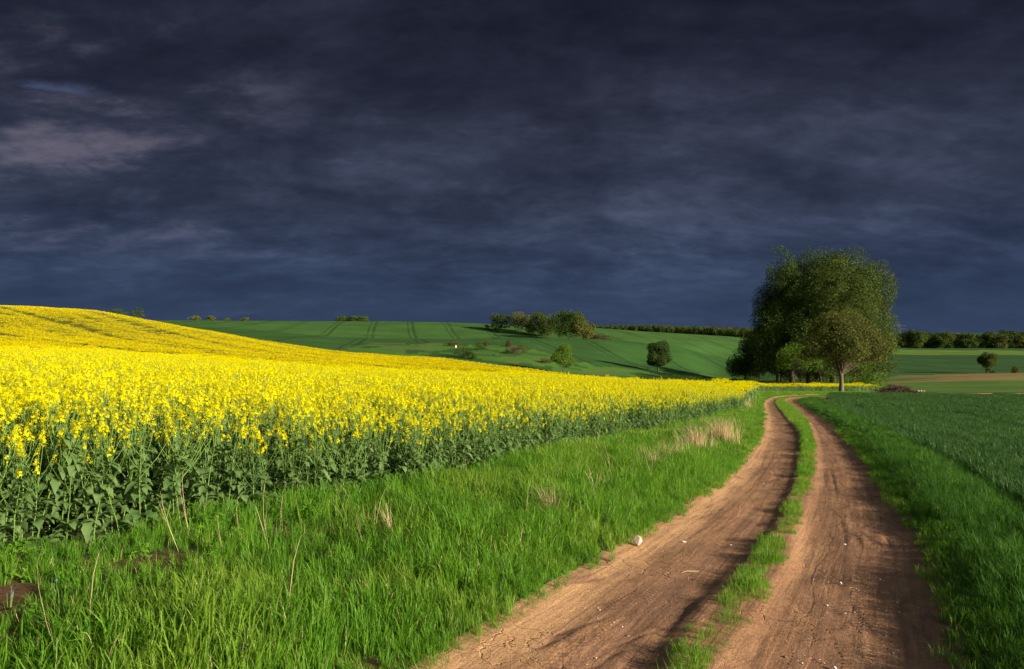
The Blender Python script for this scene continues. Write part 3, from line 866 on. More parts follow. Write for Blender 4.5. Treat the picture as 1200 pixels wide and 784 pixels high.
X1, Y1 = grid_pts(-36, 24, 4.5, 42, 0.215)
m = inpoly(X1, Y1, RAPE) & inview(X1, Y1, 2.5)
X1, Y1 = X1[m], Y1[m]
de, _ = pdist(X1, Y1, RE)
keep = (fbm(X1 * 0.8, Y1 * 0.8, 3) > 0.30) | (rng.random(len(X1)) < 0.5)
X1, Y1, de = X1[keep], Y1[keep], de[keep]
Z1 = ground(X1, Y1)
sc1 = (rng.uniform(0.84, 1.12, len(X1)) + 0.13 * (rng.random(len(X1)) < 0.05)) * (1 - 0.20 * sstep(-0.6, 0.0, de)) * (0.95 + 0.12 * fbm(X1 / 2.5, Y1 / 2.5, 2))
ps = 1.0 / np.maximum(Y1, 1) * np.where(inview(X1, Y1, -0.1, 0.75), 1, 0.0) * np.where(de > -0.9, 1.0, 0.35)
order = np.argsort(-ps); indiv = order[:300]; rest = order[300:]
rz1 = rng.random(len(X1)) * 6.283; tl1 = rng.normal(0, 0.085, (len(X1), 2))
first = None
for j, k in enumerate(indiv):
    e = bpy.data.objects.new('rapeseed_plant', None); e.empty_display_size = 0.1
    COL.objects.link(e)
    e.location = (X1[k], Y1[k], Z1[k]); e.rotation_euler = (tl1[k, 0], tl1[k, 1], rz1[k]); e.scale = (sc1[k],) * 3
    tag(e, 'yellow flowering rapeseed plant in the front rows of the field beside the grass verge', 'rapeseed plant', 'rapeseed plants along the near edge of the field')
    pm = part_meshes[int(rng.integers(0, NPROT))]
    for nm, me_ in zip(['stalk', 'foliage'] + ['flower_head'] * 20, pm):
        c_ = bpy.data.objects.new(nm, me_); COL.objects.link(c_); c_.parent = e
o = scatter('rapeseed_crop', np.stack([X1[rest], Y1[rest], Z1[rest]], 1), rape_full, rz1[rest], tl1[rest], sc1[rest])
tag(o, 'dense yellow flowering rapeseed filling the field behind its front rows', 'rapeseed crop', kind='stuff')

pat = [canopy_patch(1.3, 27, 3) for _ in range(6)]
X2, Y2 = grid_pts(-110, 70, 41.6, 130, 1.22, 0.12)
m = ((Y2 < 99) | (X2 > 12)) & inpoly(X2, Y2, RAPE) & inview(X2, Y2, 6)
de2, _ = pdist(X2, Y2, RE); m &= (de2 < -0.35)
X2, Y2 = X2[m], Y2[m]
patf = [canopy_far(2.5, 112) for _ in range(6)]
X3, Y3 = grid_pts(-250, 45, 99, 300, 2.1, 0.15)
m = ((Y3 > 129) | (X3 <= 12)) & inpoly(X3, Y3, RAPE) & inview(X3, Y3, 12) & (tramgap(X3, Y3) > 1.25)
u3 = (60 * X3 + 89 * Y3) / 107.3; v3 = (89 * X3 - 60 * Y3) / 107.3
thin = fbm(u3 / 3.2, v3 / 26, 3)
m &= (thin > 0.36) | (rng.random(len(X3)) < 0.5)
X3, Y3, thin = X3[m], Y3[m], thin[m]
XX = np.r_[X2, X3]; YY = np.r_[Y2, Y3]
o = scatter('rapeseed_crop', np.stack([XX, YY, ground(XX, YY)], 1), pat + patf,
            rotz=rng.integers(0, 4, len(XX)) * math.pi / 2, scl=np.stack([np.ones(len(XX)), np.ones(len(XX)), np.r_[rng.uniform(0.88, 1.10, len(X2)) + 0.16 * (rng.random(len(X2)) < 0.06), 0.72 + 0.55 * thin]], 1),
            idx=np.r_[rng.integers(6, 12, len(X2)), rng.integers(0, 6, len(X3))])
tag(o, 'yellow rapeseed in bloom covering the far part of the field and the hillside', 'rapeseed crop', kind='stuff')

# ---- verge grass
g_long = [tuft('grass_long', 32, 0.085, (0.15, 0.36), (0.005, 0.010), 0.40, M_grass, 4, 1.0, 1) for _ in range(7)]
g_short = [tuft('grass_short', 40, 0.09, (0.07, 0.17), (0.0035, 0.006), 0.42, M_grass, 3) for _ in range(5)]
g_far = [tuft('grass_far', 90, 0.26, (0.22, 0.42), (0.012, 0.02), 0.32, M_grass, 2, 1.0, 3) for _ in range(4)]
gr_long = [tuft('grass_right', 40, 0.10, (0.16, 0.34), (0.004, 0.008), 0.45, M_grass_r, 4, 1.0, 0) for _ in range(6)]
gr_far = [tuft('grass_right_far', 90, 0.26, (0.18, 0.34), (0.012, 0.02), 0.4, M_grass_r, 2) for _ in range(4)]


def verge_left(step, y0, y1):
    X, Y = grid_pts(-12, 46, y0, y1, step)
    de, _ = pdist(X, Y, RE); dt, _ = pdist(X, Y, Lw)
    return X, Y, de, dt


X, Y, de, dt = verge_left(0.125, 0.6, 16)
jn = rng.normal(0, 0.05, len(X)) + (fbm(X * 3, Y * 3, 2) - 0.5) * 0.22
m = (de > -0.5) & (dt < -0.06 + jn) & inview(X, Y, 2.0)
soilm = sstep(-0.5, 0.0, de) * (1 - sstep(1.1, 1.7, de)) * (1 - sstep(6.4, 9.5, Y)) * sstep(0.40, 0.58, fbm(X * 1.6, Y * 1.6, 3))
m &= (rng.random(len(X)) > soilm * 0.80)
m &= rng.random(len(X)) > 0.8 * sstep(0.1, -0.4, de)
X, Y, de, dt, sm_ = X[m], Y[m], de[m], dt[m], soilm[m]
hs = 0.95 * (0.35 + 0.75 * sstep(0.0, -0.9, dt)) * (0.55 + 0.9 * fbm(X * 1.1, Y * 1.1, 3)) * (1 - 0.45 * sm_) * rng.uniform(0.8, 1.2, len(X))
hs *= (1 - 0.3 * sstep(0.3, -0.3, de)) * (1 - 0.5 * (1 - sstep(1.7, 2.5, de)) * (1 - sstep(6.2, 8.0, Y)))
wind = rng.normal(0, 0.16, (len(X), 2))
dens = rng.random(len(X)) < 0.74 + 0.6 * sstep(0.35, 0.6, fbm(X * 2.2, Y * 2.2, 2)); X, Y, hs, wind = X[dens], Y[dens], hs[dens], wind[dens]
Pa = np.stack([X, Y, ground(X, Y)], 1); ha = hs; wa = wind; ia = rng.integers(0, 7, len(X))
edge_short = dt > -0.25
X, Y, de, dt = verge_left(0.33, 16, 95)
m = (de > -0.35) & (dt < -0.08 + rng.normal(0, 0.06, len(X))) & inview(X, Y, 3)
X, Y, de, dt = X[m], Y[m], de[m], dt[m]
hb = 0.75 * (0.45 + 0.65 * sstep(0.0, -1.2, dt)) * rng.uniform(0.75, 1.2, len(X)) * (0.8 + 0.4 * fbm(X * 0.6, Y * 0.6, 2))
Pb = np.stack([X, Y, ground(X, Y)], 1); ib = rng.integers(7, 11, len(X))
protos = g_long + g_far      # joined in reverse order by the node, so the index is flipped below
nP = len(protos)
o = scatter('verge_grass', np.vstack([Pa, Pb]), protos, tilt=np.vstack([wa, rng.normal(0, 0.12, (len(X), 2))]), scl=np.r_[ha, hb], idx=nP - 1 - np.r_[ia, ib], rotz=rng.random(len(Pa) + len(Pb)) * 6.283)
tag(o, 'tall bright green grass on the verge between rapeseed and track', 'grass', kind='stuff')

# short creeping edge on both sides of the left rut and on the middle strip
X, Y = grid_pts(-3, 36, 0.6, 30, 0.095)
dml_, _ = pdist(X, Y, MLw); dmr_, _ = pdist(X, Y, MRw)
im = np.minimum(dml_, -dmr_) + (fbm(X * 4, Y * 4, 3) - 0.5) * 0.36 * np.clip(1.2 - Y / 40, 0.4, 1)
m = (im > 0.03) & inview(X, Y, 1.5)
Xm, Ym, im = X[m], Y[m], im[m]
hm_ = (0.45 + 0.9 * sstep(0, 0.22, im)) * rng.uniform(0.7, 1.3, len(Xm)) * (0.6 + 0.75 * fbm(Xm * 1.7, Ym * 1.7, 2))
X, Y = grid_pts(8, 40, 30, 84, 0.25)
dml_, _ = pdist(X, Y, MLw); dmr_, _ = pdist(X, Y, MRw)
i2 = np.minimum(dml_, -dmr_); m = i2 > 0.02
Xf, Yf = X[m], Y[m]
Xm = np.r_[Xm, Xf]; Ym = np.r_[Ym, Yf]; hm_ = np.r_[hm_, np.full(len(Xf), 1.6)]
nz_ = G0(Xm, Ym) - 0.01
o = scatter('middle_strip_grass', np.stack([Xm, Ym, nz_], 1), g_short, tilt=rng.normal(0, 0.12, (len(Xm), 2)), scl=hm_ * 0.80)
tag(o, 'short green grass strip growing between the two wheel ruts', 'grass', kind='stuff')

X, Y = grid_pts(-4, 36, 0.6, 26, 0.085)
d1, _ = pdist(X, Y, Lw); d2, _ = pdist(X, Y, Rw)
q = (fbm(X * 3.3, Y * 3.3, 3) - 0.5) * 0.4
m = ((d1 < -0.02 + q * 0.8) & (d1 > -0.5)) & inview(X, Y, 1.5)
Xa, Ya = X[m], Y[m]
m = ((d2 > -0.02 + q) & (d2 < 0.5)) & inview(X, Y, 1.5)
Xb, Yb2 = X[m], Y[m]
Xa = np.r_[Xa, Xb]; Ya = np.r_[Ya, Yb2]
o = scatter('edge_grass', np.stack([Xa, Ya, ground(Xa, Ya) - 0.03], 1), g_short, tilt=rng.normal(0, 0.30, (len(Xa), 2)), scl=rng.uniform(0.35, 1.0, len(Xa)))
tag(o, 'short grass creeping onto both outer edges of the track', 'grass', kind='stuff')

# right verge
X, Y = grid_pts(0, 40, 0.6, 20, 0.12)
d2, _ = pdist(X, Y, Rw); dw, _ = pdist(X, Y, WE)
q = (fbm(X * 3, Y * 3, 2) - 0.5) * 0.25
m = (d2 > 0.05 + q) & (dw < 0.15) & inview(X, Y, 2)
X, Y, d2, dw = X[m], Y[m], d2[m], dw[m]
h2 = 0.74 * (0.42 + 0.58 * sstep(0.0, 0.7, d2)) * rng.uniform(0.75, 1.2, len(X)) * (0.7 + 0.6 * fbm(X * 1.2, Y * 1.2, 3)) * (1 - 0.35 * sstep(-0.4, 0.1, dw))
Pa = np.stack([X, Y, ground(X, Y) - 0.01], 1); ia = rng.integers(0, 6, len(X))
X, Y = grid_pts(6, 44, 20, 82, 0.33)
d2, _ = pdist(X, Y, Rw); dw, _ = pdist(X, Y, WE)
m = (d2 > 0.05) & (dw < 0.1)
X, Y, d2 = X[m], Y[m], d2[m]
Pb = np.stack([X, Y, ground(X, Y)], 1); ib = rng.integers(6, 10, len(X)); h3 = 0.7 * (0.4 + 0.6 * sstep(0, 0.9, d2)) * rng.uniform(0.7, 1.2, len(X))
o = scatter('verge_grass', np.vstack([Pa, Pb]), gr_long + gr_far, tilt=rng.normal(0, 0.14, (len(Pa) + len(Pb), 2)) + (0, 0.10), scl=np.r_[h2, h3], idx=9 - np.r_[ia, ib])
tag(o, 'dark green grass bank between the right rut and the wheat field', 'grass', kind='stuff')

# ---- wheat
wt = [tuft('wheat_tuft', 16, 0.05, (0.22, 0.34), (0.008, 0.013), 0.40, M_wheat, 3, 1.2) for _ in range(6)]
def wheat_patch(size, n, w, seg=2):
    mb = MBuf()
    rws = np.round(rng.uniform(-size/2, size/2, n) / 0.125) * 0.125 + rng.normal(0, 0.018, n)
    b = np.stack([rws, rng.uniform(-size/2, size/2, n), np.full(n, -0.02)], 1)
    blades(mb, b, rng.random(n) * 6.28, rng.uniform(0.20, 0.34, n), np.abs(rng.normal(0.4, 0.2, n)), rng.uniform(w * 0.8, w * 1.2, n), seg, 0, 1.0)
    return mb.mesh('wheat_patch', [M_wheat])
wp = [wheat_patch(1.0, 560, 0.013) for _ in range(4)]
wpf = [wheat_patch(2.2, 2000, 0.017) for _ in range(3)]
rowdir = math.atan2(0.42, 0.90)
def rot_grid(s, x0, x1, y0, y1, jit):
    A, B = grid_pts(-20, 190, -40, 190, s, jit) if s > 0.5 else grid_pts(-6, 50, -40, 40, s, jit)
    cr, sr = math.cos(-rowdir), math.sin(-rowdir)
    X = A * cr - B * sr; Y = A * sr + B * cr
    m = (X > x0) & (X < x1) & (Y > y0) & (Y < y1); return X[m], Y[m]
def wheat_ok(X, Y):
    dips = np.minimum(np.hypot((X - 51.5) / 2.2, (Y - 76) / 3.6), np.hypot((X - 57.5) / 2.0, (Y - 77) / 3.0)); dips2 = np.hypot((X - 47) / 3.0, (Y - 70) / 3.0)
    return inpoly(X, Y, WHEAT) & inview(X, Y, 3) & (dips > 1)
Xa, Ya = rot_grid(0.96, 2, 40, 2, 34, 0.04); m = wheat_ok(Xa, Ya); Xa, Ya = Xa[m], Ya[m]
dwe, _ = pdist(Xa, Ya, WE); m = dwe > 0.35; Xa, Ya = Xa[m], Ya[m]
Xb, Yb3 = rot_grid(2.1, 6, 190, 34, 125, 0.06); m = wheat_ok(Xb, Yb3); Xb, Yb3 = Xb[m], Yb3[m]
dwe, _ = pdist(Xb, Yb3, WE); m = dwe > 0.8; Xb, Yb3 = Xb[m], Yb3[m]
# edge tufts that give the field a loose border
X, Y = grid_pts(2, 40, 2, 60, 0.16)
dwe, _ = pdist(X, Y, WE); m = (dwe > 0.0) & (dwe < 1.1) & wheat_ok(X, Y); Xc, Yc = X[m], Y[m]
Pw = np.stack([np.r_[Xa, Xb, Xc], np.r_[Ya, Yb3, Yc]], 1)
iw_ = np.r_[rng.integers(0, 4, len(Xa)), rng.integers(4, 7, len(Xb)), rng.integers(7, 13, len(Xc))]
rzw = np.r_[rng.integers(0, 2, len(Xa) + len(Xb)) * math.pi - rowdir, rng.random(len(Xc)) * 6.28]
zsc = np.r_[np.stack([np.ones(len(Xa) + len(Xb)), np.ones(len(Xa) + len(Xb)), rng.uniform(0.85, 1.15, len(Xa) + len(Xb))], 1), np.repeat(rng.uniform(0.7, 1.05, len(Xc))[:, None], 3, 1)]
o = scatter('wheat_crop', np.c_[Pw, ground(Pw[:, 0], Pw[:, 1])], wp + wpf + wt, rotz=rzw, scl=zsc, idx=12 - iw_)
tag(o, 'short dark green young wheat filling the field right of the track', 'wheat crop', kind='stuff')

X, Y = grid_pts(-9, 30, 3.0, 40, 0.30)
de, _ = pdist(X, Y, RE); dt, _ = pdist(X, Y, Lw)
m = (de > 0) & (dt < -0.2) & (fbm(X * 0.8 + 9, Y * 0.8, 3) > 0.58) & (rng.random(len(X)) < 0.4) & inview(X, Y, 1.5)
VW = (X[m], Y[m])
# ---- weeds, single dry stalks, little blue flowers
def weed_mesh():
    mb = MBuf()
    for i in range(16):
        a = rng.random() * 6.28; leafblade(mb, np.array([rng.normal(0, 0.03), rng.normal(0, 0.03), rng.uniform(0, 0.12)]), (math.cos(a), math.sin(a), rng.uniform(0.3, 1.4)), rng.uniform(0.05, 0.11), rng.uniform(0.02, 0.04), 0.6, 0, 0.5)
    return mb.mesh('weed', [M_weed])
X, Y = grid_pts(-9, 22, 3.5, 34, 0.21)
de, _ = pdist(X, Y, RE)
m = (de > -0.35) & (de < 1.0) & (fbm(X * 1.1, Y * 1.1, 3) > 0.42 + 0.15 * sstep(0.2, 0.9, de)) & inview(X, Y, 1.5)
X, Y = np.r_[X[m], VW[0]], np.r_[Y[m], VW[1]]
o = scatter('weeds', np.stack([X, Y, ground(X, Y)], 1), [weed_mesh() for _ in range(5)], tilt=rng.normal(0, 0.15, (len(X), 2)), scl=rng.uniform(0.5, 1.35, len(X)))
tag(o, 'low leafy green weeds at the foot of the rapeseed and through the verge', 'weeds', kind='stuff')


def straw_mesh(n, L, rad, lean, w=(0.003, 0.006), head=False):
    mb = MBuf(); a = rng.random(n) * 6.28; r = rad * np.abs(rng.normal(0, 0.55, n))
    az = a + rng.normal(0, 0.9, n)
    b = np.stack([r * np.cos(a), r * np.sin(a), np.full(n, -0.02)], 1); Ls = rng.uniform(*L, n); ln = np.abs(rng.normal(lean, lean * 0.5, n))
    blades(mb, b, az, Ls, ln, rng.uniform(*w, n), 4, 0, 0.6)
    return mb
st1 = [straw_mesh(2, (0.40, 0.72), 0.03, 0.22, (0.0025, 0.004)).mesh('dry_stalk', [M_straw]) for _ in range(6)]
X, Y = grid_pts(-7, 24, 3.2, 40, 0.42)
de, _ = pdist(X, Y, RE); dt, _ = pdist(X, Y, Lw)
m = (de > 0.2) & (dt < -0.45) & (rng.random(len(X)) < 0.10 + 0.7 * (fbm(X * 0.7, Y * 0.7, 2) > 0.56)) & inview(X, Y, 1)
X, Y = X[m], Y[m]; k_ = (Y > 6.2) | (rng.random(len(X)) < 0.6); X, Y = X[k_], Y[k_]
o = scatter('dry_grass_stalks', np.stack([X, Y, ground(X, Y)], 1), st1, rotz=rng.normal(0, 0.4, len(X)), tilt=rng.normal(0, 0.18, (len(X), 2)) + (-0.05, -0.30), scl=rng.uniform(0.6, 1.15, len(X)))
tag(o, 'loose dry straw-coloured stalks standing in the green verge', 'dry grass', kind='stuff')

# individual dry tufts, left verge: px place, height m, blade count, radius, label
tufts = [((848, 521), 0.74, 520, 0.55, 'big fluffy straw-pale dry grass tuft where the rapeseed nears the bend'),
         ((818, 530), 0.66, 330, 0.50, 'pale dry grass tuft just left of the biggest one'),
         ((793, 546), 0.60, 200, 0.42, 'thin dry grass tuft, third from the bend in the pale row'),
         ((768, 553), 0.52, 150, 0.40, 'sparse dry grass tuft at the left end of the pale row'),
         ((700, 583), 0.42, 40, 0.10, 'few leaning pale stalks in a bunch halfway down the verge'),
         ((648, 608), 0.42, 90, 0.18, 'reddish upright dry tuft in the middle of the verge'),
         ((462, 640), 0.45, 40, 0.14, 'upright bunch of dry stalks in front of the tallest green rapeseed stems'),
         ((874, 480), 0.85, 240, 0.5, 'small pale dry tuft farthest up the verge by the bend')]
for (p_, H_, n_, r_, lab) in tufts:
    x_, y_ = unproj(*p_)
    mb = straw_mesh(n_, (H_ * 0.45, H_ * 1.25), r_, 0.50, (0.003, 0.006) if y_ < 15 else (0.005, 0.009))
    o = obj('dry_grass_tuft', mb.mesh('dry_grass_tuft', [M_straw]), loc=(x_, y_, float(ground(np.array([x_]), np.array([y_]))[0])))
    tag(o, lab, 'dry grass', 'dry grass tufts on the verge')
    o.rotation_euler = (-0.05, -0.12, 0)

# little blue speedwell flowers on the bare soil
for (p_, lab) in (((64, 702), 'tiny blue wildflower low on the soil, right of the other one'), ((10, 716), 'tiny blue wildflower on the soil at the left edge')):
    x_, y_ = unproj(*p_); z_ = float(ground(np.array([x_]), np.array([y_]))[0])
    e = bpy.data.objects.new('wildflower', None); COL.objects.link(e); e.location = (x_, y_, z_); tag(e, lab, 'wildflower')
    mb = MBuf(); mf = MBuf()
    for k in range(6):
        q = np.array([rng.normal(0, 0.03), rng.normal(0, 0.03), rng.uniform(0.10, 0.16)])
        tube(mb, [(q[0] * 0.3, q[1] * 0.3, -0.02), q * (0.8, 0.8, 0.6), q], [0.0015] * 3, 3, 0)
        flowers(mf, q[None], np.array([0.010]), 0)
    obj('stem', mb.mesh('stem', [M_stem]), e); obj('blossom', mf.mesh('blossom', [M_blue]), e)

# ---------------------------------------------------------------- stones
def stone_mesh(name, mat, seed, s=(1, 0.8, 0.6), box=0.0):
    import bmesh
    bm = bmesh.new(); bmesh.ops.create_icosphere(bm, subdivisions=3, radius=1)
    r2 = np.random.default_rng(seed); planes = r2.normal(0, 1, (9, 3)); planes /= np.linalg.norm(planes, axis=1)[:, None]; offs = r2.uniform(0.6, 0.9, 9)
    for v in bm.verts:
        c_ = np.array(v.co)
        for pl, of in zip(planes, offs):
            dd = c_ @ pl - of
            if dd > 0: c_ = c_ - pl * dd * 0.92
        v.co = c_ * s
    me = bpy.data.meshes.new(name); bm.to_mesh(me); bm.free(); me.materials.append(mat)
    return me


def on_track(x, y):
    return float(G0(x, y)) - 0.05


def gz(x, y): return float(ground(np.array([float(x)]), np.array([float(y)]))[0])


x_, y_ = unproj(747, 637)
o = obj('stone', stone_mesh('big_stone', M_stone, 5, (0.055, 0.045, 0.065)), loc=(x_, y_, gz(x_, y_) + 0.04)); tag(o, 'fist-sized pale cream stone at the grass edge left of the track', 'stone')
x_, y_ = unproj(801, 631)
o = obj('stone', stone_mesh('white_chip', M_white, 8, (0.035, 0.014, 0.012)), loc=(x_, y_, on_track(x_, y_) + 0.012), rz=-0.3); tag(o, 'narrow white chip lying in the left rut', 'stone')
x_, y_ = unproj(808, 666)
mb = MBuf(); tube(mb, [(-0.09, -0.01, 0), (-0.03, 0.004, 0.008), (0.04, 0.0, 0.006), (0.10, 0.014, 0)], [0.003, 0.005, 0.005, 0.003], 6, 0)
o = obj('straw_stem', mb.mesh('straw_stem', [M_straw], True), loc=(x_, y_, on_track(x_, y_) + 0.012), rz=0.1); tag(o, 'single broken straw stem lying across the left rut', 'straw')

peb = [stone_mesh('pebble', m_, 20 + k, (1, rng.uniform(0.6, 0.9), rng.uniform(0.4, 0.7))) for k, m_ in enumerate([M_white, M_stone, M_stone, M_white, M_stone, M_brownst])]
bigp = [(990, 634, .022, 0, 'white pebble farthest up the middle of the right rut'), (985, 678, .020, 0, 'lone pale oblong pebble in the centre of the right rut'), (978, 775, .021, 3, 'biggest white pebble near the bottom of the right rut'), (953, 674, .012, 1, 'small pale pebble left of the oblong one in the right rut'),
        (909, 769, .014, 0, 'white pebble low down near the left side of the right rut'), (921, 763, .020, 5, 'brown pebble beside a pale one low in the right rut'), (858, 747, .012, 1, 'pale pebble beside the middle grass strip'), (1001, 711, .010, 0, 'tiny white pebble right of centre in the right rut')]
for (x, y, s, k, lab) in bigp:
    a, b = unproj(x, y)
    tag(obj('pebble', peb[k], loc=(a, b, on_track(a, b) + s * 0.35), rz=rng.random() * 6.3, scale=s * 0.9), lab, 'pebble', 'pebbles on the dirt track')
for k in range(70):
    x = rng.normal(935, 22) if k < 34 else rng.uniform(700, 1060); y = rng.uniform(722, 782) if k < 34 else rng.uniform(560, 782)
    a, b = unproj(x, y)
    d1, _ = pdist([a], [b], Lw); d2, _ = pdist([a], [b], Rw); d3, _ = pdist([a], [b], MLw); d4, _ = pdist([a], [b], MRw)
    if d1[0] < 0.1 or d2[0] > -0.1 or (d3[0] > -0.05 and d4[0] < 0.05): continue
    s = rng.uniform(0.004, 0.010)
    tag(obj('pebble', peb[int(rng.integers(0, 6))], loc=(a, b, on_track(a, b) + s * 0.3), rz=rng.random() * 6.3, scale=s), 'tiny pale or brown pebble scattered among many on the dirt track', 'pebble', 'small pebbles scattered on the dirt track')
X = rng.uniform(0, 1, 5200); Yv = 1.5 + 26 * rng.random(5200) ** 1.6
kx = np.interp(Yv, PL[:, 1], PL[:, 0]); kr = np.interp(Yv, PR[:, 1], PR[:, 0]); X = kx + X * (kr - kx)
o = scatter('gravel', np.stack([X, Yv, G0(X, Yv) - 0.052], 1), peb, scl=0.0018 + 0.009 * rng.random(5200) ** 4)
tag(o, 'fine grit and crumbs of earth strewn over the dirt track', 'gravel', kind='stuff')

# ---------------------------------------------------------------- trees
def leaf_mat_tree(name, c1, c2, c3=None):
    m, t = new_mat(name)
    pos = t.n('ShaderNodeNewGeometry').outputs['Position']
    isl = t.n('ShaderNodeNewGeometry').outputs['Random Per Island']
    f = t.math('ADD', t.math('MULTIPLY', t.smooth(t.noise(pos, 0.35, 3), 0.35, 0.65), 0.5), t.math('MULTIPLY', isl, 0.5))
    col = t.mix(f, c1, c2)
    p = t.n('ShaderNodeBsdfPrincipled', {'Base Color': col, 'Roughness': 0.65, 'Specular IOR Level': 0.12})
    tr = t.n('ShaderNodeBsdfTranslucent', {'Color': col})
    t.n('ShaderNodeOutputMaterial', {'Surface': t.n('ShaderNodeMixShader', {0: 0.28, 1: p, 2: tr})})
    return m


L_dark = leaf_mat_tree('leaf_dark', (0.034, 0.066, 0.013), (0.075, 0.120, 0.022))
L_mid = leaf_mat_tree('leaf_mid', (0.048, 0.085, 0.015), (0.105, 0.14, 0.026))
L_olive = leaf_mat_tree('leaf_olive', (0.07, 0.09, 0.018), (0.15, 0.165, 0.035))
L_fresh = leaf_mat_tree('leaf_fresh', (0.07, 0.14, 0.015), (0.14, 0.23, 0.025))
L_rust = leaf_mat_tree('leaf_rust', (0.065, 0.055, 0.025), (0.12, 0.10, 0.04))


def crown(lobes, n, leaf, seed, gap=0.42, shell=0.55, gs=1.1, down=True):
    r = np.random.default_rng(seed)
    lobes = np.array(lobes, float); vol = lobes[:, 3] * lobes[:, 4] * lobes[:, 5]
    k = r.choice(len(lobes), n, p=vol ** 0.8 / (vol ** 0.8).sum())
    d = r.normal(0, 1, (n, 3)); d /= np.linalg.norm(d, axis=1)[:, None]
    lump = fbm(d[:, 0] * 2.4 + d[:, 2] * 1.7 + k * 3.1 + 40, d[:, 1] * 2.4 - d[:, 2] * 2.1 + seed + 40, 3)
    rr = (shell + (1 - shell) * r.random(n) ** 0.6) * (0.74 + 0.54 * lump)
    P = lobes[k, :3] + d * rr[:, None] * lobes[k, 3:6]
    # clump the leaves into sprays with holes between them
    gn = 0.5 * (fbm(P[:, 0] * gs + seed, P[:, 2] * gs + P[:, 1] * 0.7 * gs, 2) + fbm(P[:, 1] * gs + 9, P[:, 2] * gs - P[:, 0] * 0.6 * gs + 31, 2))
    P = P[gn > gap]; d = d[gn > gap]; n = len(P)
    nr = d * 0.6 + r.normal(0, 0.7, (n, 3)) + (0, 0, 0.35); nr /= np.linalg.norm(nr, axis=1)[:, None]
    a = np.cross(nr, r.normal(0, 1, (n, 3))); a /= np.linalg.norm(a, axis=1)[:, None]; b = np.cross(nr, a)
    s = leaf * r.uniform(0.6, 1.3, n)[:, None]
    V = np.stack([P - a * s * 0.5, P + b * s * 0.32 + nr * s * 0.08, P + a * s * 0.5, P - b * s * 0.32 + nr * s * 0.08], 1)
    return V.reshape(-1, 3), np.arange(n * 4).reshape(-1, 4), P


def limbs(mb, P, th_, tr, nl, seed, fork=0.3, wob=0.05, lean=(0, 0)):
    r = np.random.default_rng(seed)
    top = P[:, 2].max(); k5 = np.linspace(0, 1, 8)
    ht = top * th_
    tp = np.stack([lean[0] * k5 ** 1.4 + r.normal(0, wob, 8) * k5, lean[1] * k5 ** 1.4 + r.normal(0, wob, 8) * k5, -0.4 + (ht + 0.4) * k5], 1)
    tr_ = tr * (1 - 0.75 * k5); tr_[0] *= 1.45; tr_[1] *= 1.08
    tube(mb, tp, tr_, 9, 0)
    q = P[r.choice(len(P), nl)]
    for e in q:
        f = np.clip(fork + (1 - fork) * (e[2] / top) * r.uniform(0.35, 0.85), fork, 0.97)
        s0 = np.array([np.interp(f, k5, tp[:, j]) for j in range(3)])
        if s0[2] > e[2] - 0.1: s0 = np.array([np.interp(fork, k5, tp[:, j]) for j in range(3)])
        kk = np.linspace(0, 1, 6)[:, None]
        mid = s0 + (e - s0) * np.array([0.33, 0.33, 0.62]) + np.array([0, 0, 0.06]) * np.linalg.norm(e - s0) + r.normal(0, 0.05, 3) * np.linalg.norm(e - s0)
        pts = (1 - kk) ** 2 * s0 + 2 * kk * (1 - kk) * mid + kk ** 2 * e
        r0 = tr * (1 - 0.75 * f) * r.uniform(0.16, 0.38)
        tube(mb, pts, r0 * (1 - 0.88 * kk[:, 0]), 5, 0)


def rand_lobes(H, W, n, seed, base=0.25, pw=2):
    """lobes that fill an uneven rounded crown of height H and width W"""
    r = np.random.default_rng(seed); L = []
    cz = H * (base + 1) / 2; hz = H * (1 - base) / 2
    L.append((0, 0, cz, W * 0.36, W * 0.36, hz * 0.86))
    for i in range(n):
        a = i * 2.4 + r.random() * 0.8; u = r.uniform(-0.85, 0.92); rr = math.sqrt(max(0.05, 1 - abs(u) ** pw)) * r.uniform(0.62, 0.80)
        s = r.uniform(0.18, 0.27)
        L.append((math.cos(a) * W / 2 * rr, math.sin(a) * W / 2 * rr, cz + u * hz * 0.80, W * s, W * s, hz * s * 1.8))
    return L


def tree(name, loc, lobes, n, leaf, seed, lmat, bmat, label, group=None, th_=0.7, tr=0.3, nl=50, gap=0.42, shell=0.55, cat='tree', fork=0.28, rz=0, lean=(0, 0), gs=1.1, trunks=None):
    V, Q, P = crown(lobes, n, leaf, seed, gap, shell, gs)
    e = bpy.data.objects.new(name, None); COL.objects.link(e); e.location = loc; e.rotation_euler = (0, 0, rz)
    tag(e, label, cat, group)
    mb = MBuf(); limbs(mb, P, th_, tr, nl, seed, fork, lean=lean)
    obj('trunk', mb.mesh('trunk', [bmat], True), e)
    obj('crown', mesh_np('crown', V, Q, [lmat]), e)
    return e


def copy_tree(src, loc, rz, s, label, group=None):
    c = src.copy(); COL.objects.link(c); c.location = loc; c.rotation_euler = (0, 0, rz); c.scale = s if np.ndim(s) else (s,) * 3
    c['label'] = label
    if group: c['group'] = group
    for ch in list(src.children):
        d = ch.copy(); COL.objects.link(d); d.parent = c
    return c


def at(x, Y): return ((x - 600) / 800 * Y, Y)


def place(x, Y, dz=0.0):
    X_, Y_ = at(x, Y); return (X_, Y_, gz(X_, Y_) + dz)


